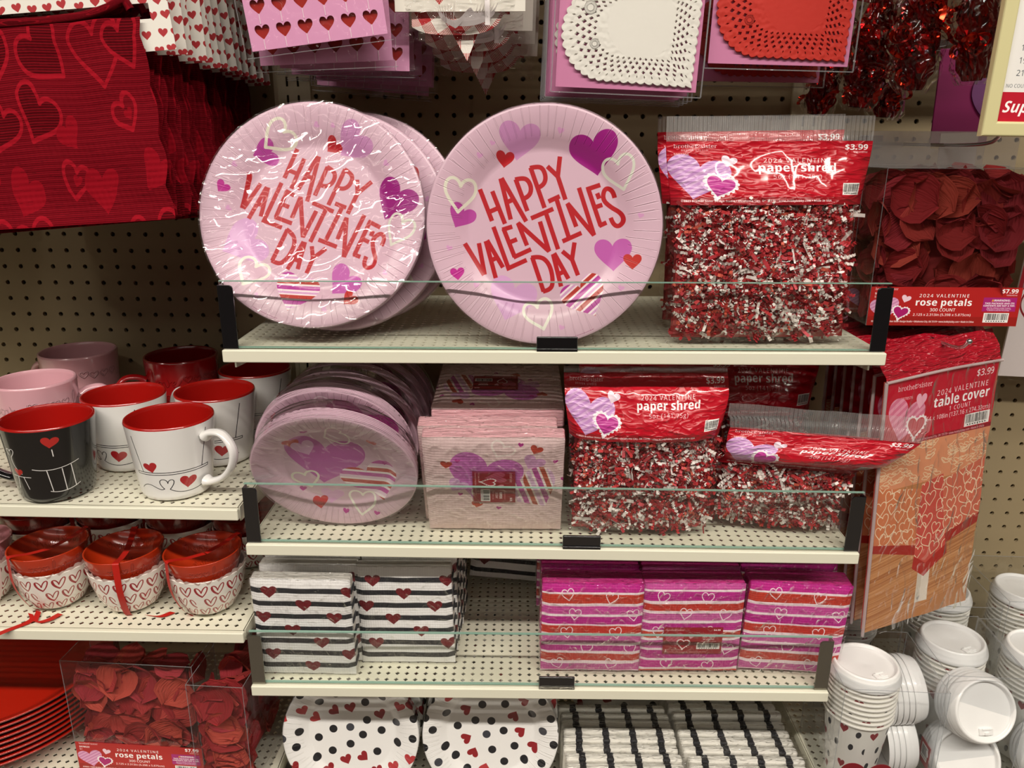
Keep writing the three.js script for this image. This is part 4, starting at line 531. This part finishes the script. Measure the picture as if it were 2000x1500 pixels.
// ---------- table covers ----------
{
  const w = .176, h = .345, d = .009;
  const mk = (label, pos, rot, group) => {
    const t = thing('table_cover_pack', label, 'table cover', pos, rot, group);
    part('folded_cover', grid(10, 16, (u, v) => [(u - .5) * w * .985, -h + v * h, .0022 * N3(u * 4, v * 6, pos[2] * 50)]), P(0xffffff, .34, { map: coverTex, clearcoat: .5, clearcoatRoughness: .1 }), t);
    part('folded_back', box(w * .98, h * .99, d * .7, 0, -h / 2, -d * .5), S(0xc9483c, .7), t);
    part('clear_sleeve', grid(16, 20, (u, v) => { const x = (u - .5) * (w + .006); return [x, -h - .004 + v * (h + .006), .0045 * sqrt(max(0, 1 - pow(abs(u * 2 - 1), 6))) + .0022 * N3(u * 3, v * 9, pos[2] * 90)]; }), film({ bumpScale: .006 }), t);
    part('sleeve_fold', merge([tube([[-w / 2 - .003, 0, .001], [-w / 2 - .0035, -h / 2, .002], [-w / 2 - .003, -h - .003, .001]], .0022, 20, 6), tube([[-w / 2 - .003, 0, .001], [0, .003, .003], [w / 2 + .003, 0, .001]], .0019, 20, 6)]), P(0xe9dcdc, .2, { transmission: .6, thickness: 0, ior: 1.5 }), t);
    const fh_ = .035; part('header_flap', grid(14, 6, (u, v) => { const x = (u - .5) * w * (1.02 + .06 * v); return [x, v * fh_, -.022 * pow(v, 1.3) + .003 * N3(u * 5, v * 3, pos[2] * 70)]; }), redCard, t);
    return t;
  };
  const redCard = P(0xa80f24, .25, { bumpMap: creaseTex, bumpScale: .004, clearcoat: 1, clearcoatRoughness: .06 });
  // frontmost pack: corners read from the photograph, turned so that its edge by the shelf comes forward
  const yaw = .36, roll = .07;
  mk('foremost table cover pack, red heart cloth over wood floor picture', [.8585, -.323, .316], [0, yaw, roll]);
  for (let k = 1; k < 7; k++) mk('table cover pack hanging in line behind the foremost one', [.8575 + .0015 * k, -.324 + .0005 * k, .316 - .028 * k], [0, yaw - .03 * k, roll - .008 * k], 'table cover packs hanging behind the foremost');
  hook('white tipped wire hook carrying the table covers', .86, -.292, .35);
}
// ---------- paper cups in clear boxes ----------
const cupWall = P(0xffffff, .5, { map: cupTex }), cupWhite = S(0xebe8df, .55), lidMat = P(0xf0f0ee, .3, { clearcoat: .3 });
function cupGeo() { const g = lathe([[.0, 0], [.029, 0], [.03, .002], [.0425, .108]], 48), u = g.attributes.uv, p = g.attributes.position; for (let i = 0; i < u.count; i++) u.setXY(i, u.getX(i), clamp(p.getY(i) / .108, .004, .996)); return g; }
const cupG = cupGeo(), rimG = new THREE.TorusGeometry(.0432, .0019, 10, 48).rotateX(PI / 2).translate(0, .108, 0);
const lidG = merge([lathe([[.0455, 0], [.0462, .002], [.0458, .006], [.0445, .0065], [.0445, .0105], [.0432, .0115], [.042, .0165], [.0405, .0185], [.0385, .0188], [.037, .0165], [.036, .0135], [0, .0135]], 56), rbox(.018, .003, .009, .001, 0, .0148, .027), rbox(.006, .002, .004, .0008, 0, .0168, .029), box(.012, .0012, .0015, 0, .017, .0235)]);
function cupBox({ label, pos, yaw, w = .115, h = .17, d = .19, cup, lids, n = 8, group, card }) {
  const t = thing('paper_cup_box', label, 'cup box', pos, [0, yaw, 0], group);
  part('clear_box', box(w, h, d, 0, h / 2, -d / 2), M.pvc, t);
  const e = .0007, ed = []; for (const s of [-1, 1]) ed.push(box(e, h, e, s * w / 2, h / 2, 0), box(e, h, e, s * w / 2, h / 2, -d), box(e, e, d, s * w / 2, h, -d / 2), box(w, e, e, 0, h, s < 0 ? 0 : -d)); part('box_edges', merge(ed), M.pvcEdge, t);
  for (let k = 0; k < n; k++) { const c = part('paper_cup', cupG, cupWall, t, [cup[0], .002 + k * .0072, cup[1]]); c.rotation.y = k * 1.1; part('rolled_rim', rimG, cupWhite, c); }
  part('cup_lid', lidG, lidMat, t, [cup[0], .002 + (n - 1) * .0072 + .106, cup[1]], [0, cup[2] ?? .6, 0]);
  for (const [x, y, z, rx, ry, rz, m = 4] of lids) for (let k = 0; k < m; k++) { const q = part('cup_lid', lidG, lidMat, t); q.rotation.set(rx, ry, rz); const dir = V3(0, 1, 0).applyEuler(q.rotation); q.position.set(x, y, z).addScaledVector(dir, -k * .0075); }
  if (card) part('barcode_card', box(.0008, .034, .026, -w / 2 - .001, .045, -.02), [0, 1, 2, 3, 4, 5].map((k) => k === 1 ? S(0xffffff, .5, { map: tex(128, 170, (g, W, Hh) => { g.fillStyle = '#9c1c22'; g.fillRect(0, 0, W, Hh); barcode(g, 22, 22, 84, 110, 5); }) }) : S(0x9c1c22, .5)), t);
  if (lids.length > 1 && n === 9) part('printed_heart', new THREE.ExtrudeGeometry(heartShape(.07), { depth: .0006, bevelEnabled: false }).translate(cup[0], .035, .0006), S(0x7d1420, .5), t);
  return t;
}
cupBox({ label: 'clear box of dotted paper cups beside the striped napkins, lid stacks next to the cups', pos: [.83, YC + .001, .385], yaw: -.05, w: .13, h: .178, d: .13, n: 9, cup: [-.022, -.052, .4], lids: [[.043, .126, -.075, 0, 0, -1.45, 5], [.04, .05, -.07, 0, 0, -1.5, 4]] });
cupBox({ label: 'clear box of paper cups with two white lids facing out', pos: [.958, YC + .001, .365], yaw: -.05, w: .105, h: .185, d: .14, cup: [.0, -.1, .4], lids: [[-.002, .13, -.012, 1.2, .12, 0, 4], [-.008, .05, -.012, 1.15, -.1, 0, 4]], card: true });
cupBox({ label: 'clear box of paper cups at the edge next to the box with facing lids', pos: [1.071, YC + .001, .36], yaw: -.05, w: .105, h: .175, d: .14, cup: [0, -.075, .2], lids: [[.0, .05, -.012, 1.2, 0, 0, 3]] });
cupBox({ label: 'clear box of paper cups in the second row under the table covers', pos: [1.015, YC + .001, .195], yaw: -.04, w: .115, h: .18, d: .14, cup: [-.005, -.06, 2.6], lids: [] });
cupBox({ label: 'clear box of paper cups in the second row beside the pegboard', pos: [1.145, YC + .001, .19], yaw: -.04, w: .115, h: .185, d: .14, cup: [0, -.06, 2], lids: [] });
cupBox({ label: 'clear box of paper cups in the second row behind the shelf end', pos: [.868, YC + .001, .2], yaw: -.04, w: .115, h: .17, d: .14, cup: [0, -.06, 2], lids: [] });
// ---------- lace table runners ----------
{
  const cardMat = S(0xffffff, .6, { map: runnerTex }), lace = P(0xffffff, .8, { specularIntensity: .12, map: laceTex, bumpMap: laceBump, bumpScale: .0008 }), CW = .34, CH = .136;
  const laceGeo = (seed, W, H) => { const edge = (y) => .0045 * abs(sin(y * 62 + seed)) + .003 * N3(y * 20, seed, 1); const layers = [];
    for (let k = 0; k < 4; k++) { const z = -k * .0034; layers.push(grid(26, 34, (u, v) => { const Y = -v * H * (1 - .004 * k), X = lerp(-W, edge(Y + k * .02) - k * .0015 + .006 * sin(k * 2.4 + seed), u); return [X, Y + .004 * (1 - v) * N3(u * 6, k, seed), z + .0035 * N3(u * 5, v * 4, seed + k) * (v > .05 ? 1 : .3) - .003 * sm(.9, 1, v) * (k ? 1 : -1)]; }, (u, v) => [u * .98, 1 - v * .62 - k * .05])); }
    return merge(layers); };
  const cardGeo = (() => { const s = new THREE.Shape(); s.moveTo(-CW, 0); s.lineTo(0, 0); s.lineTo(0, CH); s.lineTo(-CW, CH); s.closePath(); const h = new THREE.Path(); h.moveTo(-CW + .02, .031); h.lineTo(-.02, .031); h.lineTo(-.02, .046); h.lineTo(-CW + .02, .046); h.closePath(); s.holes.push(h); const g = new THREE.ExtrudeGeometry(s, { depth: .0012, bevelEnabled: false }), p = g.attributes.position, u = []; for (let i = 0; i < p.count; i++) u.push((p.getX(i) + CW) / CW, p.getY(i) / CH); g.setAttribute('uv', new THREE.Float32BufferAttribute(u, 2)); return g; })();
  const geos = [0, 1, 2].map((k) => laceGeo(k * 2.7 + 1, .3, .205));
  const r = rng(6);
  for (let k = 0; k < 13; k++) {
    const z = .338 - k * .0245, t = thing('lace_runner', k ? 'red heart lace table runner on a heart card, in line behind the first' : 'red heart lace table runner on a white heart card, first on its hook', 'table runner', [-.017 + (r() - .5) * .006 * (k ? 1 : 0) + k * .0005, .0275 - k * .0012 + (k ? (r() - .5) * .004 : 0), z], [0, .05 + .03 * (r() - .5), k ? .06 + (r() - .5) * .05 : .085], k ? 'lace runners hanging behind the first' : undefined);
    part('heart_card', cardGeo, cardMat, t); const l = part('lace_cloth', geos[k % 3], lace, t, [-.038 + (k % 3) * .004, .033, .006], [0, 0, k ? 0 : -.02]);
    part('lace_fold', tube([[-.33, .036, .003], [-.2, .037, .004], [-.09, .038, .004], [-.06, .044, .004], [-.043, .05, .003], [-.038, .04, .004]], .0045, 30, 8), lace, t);
  }
  for (let k = 0; k < 7; k++) { const t = thing('lace_runner', 'red heart lace table runner on the second hook, out beyond the first hook', 'table runner', [-.385, .03, .335 - k * .045], [0, .03, .03], 'lace runners on the second hook'); part('heart_card', cardGeo, cardMat, t); part('lace_cloth', geos[k % 3], lace, t, [-.02, .033, .006]); }
  hook('wire hook carrying the second set of lace runners', -.55, .145, .35);
  hook('wire hook carrying the lace table runners', -.19, .145, .35);
}
// ---------- pink heart garland packs ----------
{
  const w = .153, h = .2, s = new THREE.Shape(); s.moveTo(0, 0); s.lineTo(w, 0); s.lineTo(w, h); s.lineTo(0, h); s.closePath();
  const spots = []; for (let i = 0; i < 6; i++) for (let j = 0; j < 7; j++) spots.push([.0155 + i * .0243, .0185 + j * .0258]);
  for (const [x, y] of spots) { const pts = heartShape(.0168, 1.05).getPoints(6).map((p) => new THREE.Vector2(p.x + x, p.y + y)); s.holes.push(new THREE.Path(pts)); }
  const cg = new THREE.ExtrudeGeometry(s, { depth: .0012, bevelEnabled: false }), back = box(w * .97, h * .97, .001, w / 2, h / 2, -.003), strings = merge(spots.map(([x, y]) => box(.0007, .0105, .0006, x, y - .0125, .0016)));
  const pinkM = S(0xdf9cc4, .5), redM = P(0xb5332c, .3, { metalness: .3, clearcoat: .4 }), thr = S(0xf2dbe6, .6), r = rng(12);
  const mk = (label, pos, rot, group) => { const t = thing('heart_garland_pack', label, 'garland', pos, rot, group); part('cutout_card', cg, pinkM, t); part('red_foil_sheet', back, redM, t); part('garland_thread', strings, thr, t);
    const sl = part('clear_sleeve', grid(10, 12, (u, v) => [lerp(-.008, w + .006, u), lerp(-.008, h, v), .004 + .0018 * N3(u * 4, v * 4, pos[2] * 60)]), M.filmSoft, t); part('sleeve_seam', merge([box(.0007, h, .0006, -.0072, h / 2, .0045), box(w + .012, .0007, .0006, w / 2, -.0072, .0045)]), M.pvcEdge, sl); return t; };
  mk('pink card pack of red heart garland, first on its hook', [.0455, .031, .283], [0, .0, .128]);
  for (let k = 1; k < 11; k++) mk('pink heart garland pack fanned out behind the first', [.043 + (r() - .3) * .02 + k * .0024, .024 - k * .001 + (r() - .5) * .01, .28 - k * .0235], [0, 0, .05 - .012 * k + (r() - .5) * .09], 'pink garland packs behind the first');
  hook('wire hook carrying the pink garland packs', .125, .215, .3);
}
// ---------- gingham apron bags ----------
{
  const r = rng(15), cardT = tex(600, 460, (g, w, h) => { g.fillStyle = '#e9e5da'; g.fillRect(0, 0, w, h); hp(g, 205, 370, 110, 0, 1.25); g.fillStyle = '#b52a26'; g.fill(); g.fillStyle = '#f0e6dc'; for (let j = 0; j < 16; j++) for (let i = 0; i < 12; i++) { g.beginPath(); g.arc(150 + i * 10 + (j % 2) * 5, 310 + j * 8, 2, 0, 7); g.fill(); } g.fillStyle = '#b0443c'; for (const x of [40, 128, 300]) g.fillRect(x, 392, 5, 14); });
  const gm = S(0xffffff, .75, { map: gingTex, bumpMap: fineTex, bumpScale: .0004 }), ribbon = S(0xe9e2e2, .5);
  const mk = (label, pos, rot, group, full) => {
    const t = thing('gingham_garland_bag', label, 'craft bag', pos, rot, group), W = .146;
    part('header_card', rbox(W, .11, .0015, .0005, 0, .055, .008), [0, 0, 0, 0, 1, 0].map((k) => k ? S(0xffffff, .6, { map: cardT }) : S(0xe9e5da, .6)), t);
    part('gingham_cloth', grid(16, 8, (u, v) => { const a = (u - .5) * 2, x = a * W * .38, top = .02, bot = -.021 * pow(max(0, 1 - pow(abs(a + .15), 3.4)), .6) - .002; return [x, lerp(bot, top, v), .002 + .002 * N3(u * 4, v * 3, pos[2] * 40)]; }, (u, v) => [u * .9 + v * .22, v * .3 - u * .5]), gm, t);
    if (full) { const rb = []; for (let k = 0; k < 7; k++) { const c = new THREE.CatmullRomCurve3([[-.03 + k * .004, .012, .006], [-.018 + k * .002, -.008 - k * .0012, .009 + .001 * k], [.012, -.012 + k * .0022, .011], [.034 - k * .003, -.004, .01], [.046 - k * .004, .013, .006]].map((p) => V3(...p))); rb.push(grid(2, 26, (u, v) => { const p = c.getPoint(v); return [p.x, p.y + (u - .5) * .005, p.z + (u - .5) * .003]; })); } rb.push(grid(1, 8, (u, v) => [.0305 + (u - .5) * .0055, .016 - v * .03, .0125 + .002 * sin(v * 5)])); part('white_ribbon', merge(rb), ribbon, t); }
    part('hanging_pennant', new THREE.ShapeGeometry(new THREE.Shape([new THREE.Vector2(-.012, -.018), new THREE.Vector2(.02, -.018), new THREE.Vector2(.006, -.05)])).translate(0, 0, -.004), gm, t).geometry.attributes.uv.array.forEach((v, i, arr) => { arr[i] = v * 9; });
    part('clear_bag', grid(14, 14, (u, v) => [(u - .5) * (W - .006), lerp(-.028, .06, v), .0145 * sqrt(max(0, 1 - pow(abs(u * 2 - 1), 4))) * sm(-.05, .35, v) + .0025 * N3(u * 6, v * 6, pos[2] * 70)]), film({ bumpScale: .007 }), t);
    return t;
  };
  mk('gingham and white ribbon garland bag with cream card, first on its hook', [.2765, .0755, .258], [0, 0, .008], undefined, true);
  for (let k = 1; k < 4; k++) mk('gingham garland bag with cream card behind the first', [.2815 + k * .004, .0715 - k * .008, .258 - k * .052], [0, 0, -.01 * k + .02 * (r() - .5)], 'gingham garland bags behind the first', k < 2);
  hook('wire hook carrying the gingham garland bags', .28, .178, .28);
}
// ---------- paper doilies ----------
{
  // heart of a square with two half discs, tip at the lower corner; solid centre, pierced lattice and scalloped rim
  const base = []; { const a = 1; for (let i = 0; i <= 40; i++) base.push([-a * i / 40, 0]); for (let i = 1; i <= 60; i++) { const t = -PI / 2 - PI * i / 60; base.push([-a + .5 * cos(t), .5 + .5 * sin(t)]); } for (let i = 1; i <= 60; i++) { const t = PI - PI * i / 60; base.push([-.5 + .5 * cos(t), a + .5 * sin(t)]); } for (let i = 1; i < 40; i++) base.push([0, a - a * i / 40]); }
  const N = base.length, CX = -.62, CY = .62; for (const p of base) { p[0] -= CX; p[1] -= CY; }
  const L = [0]; for (let i = 1; i <= N; i++) L.push(L[i - 1] + hypot(base[i % N][0] - base[i - 1][0], base[i % N][1] - base[i - 1][1]));
  const at = (s) => { s = ((s % 1) + 1) % 1 * L[N]; let i = 1; while (L[i] < s) i++; const f = (s - L[i - 1]) / (L[i] - L[i - 1]), a = base[i - 1], b = base[i % N]; return [lerp(a[0], b[0], f), lerp(a[1], b[1], f)]; };
  const ringPt = (s, k, D) => { const [x, y] = at(s); return [x * D * k / 1.5, y * D * k / 1.5]; };
  function doilyGeo(D) {
    const s = new THREE.Shape(), n = 54, pts = [];
    for (let i = 0; i < n * 6; i++) { const q = i / (n * 6), sc = abs(sin(q * n * PI)); pts.push(ringPt(q + .5 / n, .965 + .035 * sc, D)); }
    pts.forEach(([x, y], i) => i ? s.lineTo(x, y) : s.moveTo(x, y)); s.closePath();
    const hole = (q, k, dq, dk) => { const h = new THREE.Path(), c = [ringPt(q, k - dk, D), ringPt(q + dq, k, D), ringPt(q, k + dk, D), ringPt(q - dq, k, D)]; c.forEach(([x, y], i) => i ? h.lineTo(x, y) : h.moveTo(x, y)); h.closePath(); s.holes.push(h); };
    for (let i = 0; i < 48; i++) { hole((i + .5) / 48, .585, .0058, .028); hole((i + 1) / 48, .655, .0064, .034); hole((i + .5) / 48, .73, .0062, .036); hole((i + 1) / 48, .805, .0056, .034); } for (let i = 0; i < n; i++) hole((i + .5) / n, .885, .0022, .03);
    const g = new THREE.ExtrudeGeometry(s, { depth: .0008, bevelEnabled: true, bevelSize: .00015, bevelThickness: .0002, bevelSegments: 1, curveSegments: 4 }); return planarUV(g, D, D);
  }
  const D = .15, dg = doilyGeo(D), dBump = field(256, (u, v) => .5 + .4 * N3(u * 30, v * 30, 3) * (hypot(u - .5, v - .5) > .25 ? 1 : .15));
  const cardG = rbox(.158, .175, .0014, .0004, 0, .0875, -.0022), pink = S(0xcf82ab, .55);
  const mk = (label, pos, rot, col, off, group) => {
    const t = thing('doily_pack', label, 'doilies', pos, rot, group), m = S(col, .7, { bumpMap: dBump, bumpScale: .0012 });
    part('backing_card', cardG, pink, t);
    for (let k = 0; k < 2; k++) { const d = part('paper_doily', dg, m, t, [off[0] + k * .0008, off[1] - k * .0006, -.0004 + .0012 * (1 - k)], [0, 0, off[2]]); if (!k) part('embossed_rose', merge([[-.058, .012, .0066], [-.04, .036, .0056], [-.05, -.024, .005], [-.012, .058, .0066]].flatMap(([x, y, r]) => [new THREE.TorusGeometry(r, .0005, 6, 20).translate(x, y, .001), new THREE.TorusGeometry(r * .55, .0005, 6, 16).translate(x, y, .0012), new THREE.CylinderGeometry(r, r, .0006, 20).rotateX(PI / 2).translate(x, y, .0010)])), m, d); }
    part('clear_sleeve', grid(12, 12, (u, v) => [(u - .5) * .168, -.006 + v * .18, .0042 + .0012 * N3(u * 4, v * 4, pos[0] * 70)]), M.filmFlat, t);
    part('sleeve_edge', merge([box(.0014, .18, .0016, .0838, .085, .003), box(.0014, .18, .0016, -.0838, .085, .003), box(.168, .0012, .0014, 0, -.0055, .003)]), M.pvcEdge, t);
    return t;
  };
  mk('pack of white heart lace paper doilies on a pink card', [.4625, -.0065, .288], [0, 0, -.035], 0xe8e6de, [.0125, .0685, -.03]);
  for (let k = 1; k < 5; k++) mk('white doily pack stacked behind the first white one', [.4575 - .0012 * k, -.0095 - .0008 * k, .288 - .018 * k], [0, 0, -.02 - .004 * k], 0xe3e0d8, [.0125, .0705, 0], 'white doily packs behind the first');
  mk('pack of red heart lace paper doilies on a pink card', [.635, .0215, .272], [0, 0, -.02], 0xc42a1c, [.0125, .0685, -.02]);
  mk('red doily pack hanging lower behind the first red one', [.628, .0085, .205], [0, 0, -.01], 0xb0241a, [.0125, .0685, 0]);
  hook('wire hook carrying the white doily packs', .46, .16, .31); hook('wire hook carrying the red doily packs', .632, .19, .3);
}
// ---------- red foil garland bags ----------
{
  const foil = S(0x820a0c, .13, { metalness: 1 }), foilB = S(0xb82c1a, .16, { metalness: 1 }), heartCard = P(0xffffff, .4, { map: foilCardTex });
  const swirlG = (() => { const c = (v) => { const a = v * 10, R = .012 * (1 - v * .75); return [R * cos(a), R * sin(a), .01 * v]; }; return grid(1, 22, (u, v) => { const p = c(v), k = 1 + (u - .5) * .42; return [p[0] * k, p[1] * k, p[2] + (u - .5) * .002]; }); })();
  const heartG = new THREE.ShapeGeometry(heartShape(.016), 6);
  const mk = (label, pos, rot, seed, group) => {
    const t = thing('foil_garland_bag', label, 'garland', pos, rot, group), r = rng(seed), W = .054, H = .15, T = .03;
    const bl = (u, v) => { const a = u * 2 * PI, pr = pow(sin(PI * clamp(.06 + v * .9)), .55) * (1 - .55 * v); const k = 1 + .5 * N3(cos(a) * 1.6 + seed, v * 5, sin(a) * 1.6) + .32 * N3(cos(a) * 4, v * 11 + seed, sin(a) * 4); return [W * .5 * cos(a) * pr * k, v * H, T * .5 * sin(a) * pr * k]; };
    const cg = grid(26, 26, bl).toNonIndexed(); cg.computeVertexNormals(); part('foil_mass', cg, foil, t);
    const sw = []; for (let k = 0; k < 26; k++) { const u = r(), v = .06 + r() * .8, p = bl(u, v), g = (k % 4 ? swirlG : heartG).clone().scale(.7 + r() * .5, .7 + r() * .5, 1).rotateX((r() - .5) * 2.4).rotateY((r() - .5) * 2.4).rotateZ(r() * 6.28).translate(p[0] * 1.05, p[1], p[2] * 1.1 + .003); sw.push(g); } part('foil_swirls', merge(sw), foilB, t).userData.kind = 'stuff';
    part('header_card', rbox(.06, .04, .002, .0006, 0, H + .012, .006), heartCard, t);
    part('clear_bag', grid(20, 18, (u, v) => { const p = bl(u, v), a = u * 2 * PI; return [p[0] * 1.22 + .004 * cos(a), p[1] * 1.05 - .004, p[2] * 1.25 + .005 * sin(a)]; }), film({ bumpScale: .008 }), t);
    return t;
  };
  [[.738, -.026, .12, .1, -.16, 'nearest the slotted post'], [.757, -.02, .205, -.1, -.1, 'second from the slotted post'], [.806, -.03, .17, .1, -.04, 'over the clear hang tabs'], [.79, -.004, .27, -.15, .0, 'pressed in the middle of the cluster'], [.847, .005, .285, .12, .05, 'bright, facing the price sign'], [.892, .012, .24, 0, .06, 'tucked beside the price sign frame']].forEach(([x, y, z, ry, rz, l], k) => mk(`crinkled bag of red foil garland ${l}`, [x, y, z], [0, ry, rz], 40 + k * 7));
  hook('wire hook carrying the foil garland bags', .81, .185, .31);
}
// ---------- price sign ----------
{
  const w = .22, h = .32, fw = .0098, t = thing('price_sign', 'framed price list sign with cream plastic frame and red band', 'sign', [.7915, -.0535, .42], [0, -.02, -.012]), fm = S(0xd6cf9c, .45);
  const s = new THREE.Shape(); s.moveTo(0, 0); s.lineTo(w, 0); s.lineTo(w, h); s.lineTo(0, h); s.closePath(); const ho = new THREE.Path(); ho.moveTo(fw, fw); ho.lineTo(w - fw, fw); ho.lineTo(w - fw, h - fw); ho.lineTo(fw, h - fw); ho.closePath(); s.holes.push(ho);
  part('sign_frame', new THREE.ExtrudeGeometry(s, { depth: .006, bevelEnabled: true, bevelThickness: .002, bevelSize: .0018, bevelSegments: 3 }), fm, t);
  const s2 = new THREE.Shape(); const a = fw * .78; s2.moveTo(a, a); s2.lineTo(w - a, a); s2.lineTo(w - a, h - a); s2.lineTo(a, h - a); s2.closePath(); const h2 = new THREE.Path(); const b = fw * 1.12; h2.moveTo(b, b); h2.lineTo(w - b, b); h2.lineTo(w - b, h - b); h2.lineTo(b, h - b); h2.closePath(); s2.holes.push(h2);
  part('inner_bead', new THREE.ExtrudeGeometry(s2, { depth: .005, bevelEnabled: true, bevelThickness: .001, bevelSize: .001, bevelSegments: 2 }), fm, t);
  part('price_list', grid(1, 1, (u, v) => [fw + u * (w - 2 * fw), fw + v * (h - 2 * fw), .0035]), P(0xffffff, .35, { map: signTex }), t);
  part('sign_back', box(w - .004, h - .004, .002, w / 2, h / 2, .001), S(0xd8d4c4, .6), t);
  part('sign_arm', tube([[w * .6, h * .7, -.42], [w * .6, h * .7, 0]], .003, 8, 8), M.hook, t);
}
// ---------- hanging swirl decoration pack at the edge ----------
{
  const t = thing('swirl_decoration_pack', 'white and red swirl decoration pack hanging on the far pegboard', 'decoration', [1.155, -.407, .052], [0, 0, -.04]);
  part('printed_card', rbox(.135, .25, .004, .001, 0, .125, 0), [0, 0, 0, 0, 1, 0].map((k) => k ? P(0xffffff, .4, { map: swirlTex }) : S(0xe9e0de, .5)), t); part('clear_bag', grid(8, 8, (u, v) => [(u - .5) * .142, -.004 + v * .255, .006 + .002 * N3(u * 4, v * 4, 3)]), M.filmSoft, t);
  hook('wire hook carrying the swirl decoration pack', 1.155, -.17, .09);
  const q = thing('gift_tag_pack', 'purple and magenta heart tag pack hanging behind the price sign', 'decoration', [.952, -.062, .12], [0, 0, .03]);
  part('magenta_card', rbox(.075, .12, .003, .001, -.02, .06, 0), S(0x7d0f50, .5), q); part('purple_heart', new THREE.ExtrudeGeometry(heartShape(.085, 1.1), { depth: .002, bevelEnabled: false }).translate(.03, .05, .002), S(0x6d3a6c, .5), q); part('hang_tab', box(.05, .05, .0012, -.02, -.01, .002), S(0xbdb4ae, .5), q);
  hook('wire hook carrying the heart tag pack', .945, .07, .14);
}
renderer.render(scene, camera);
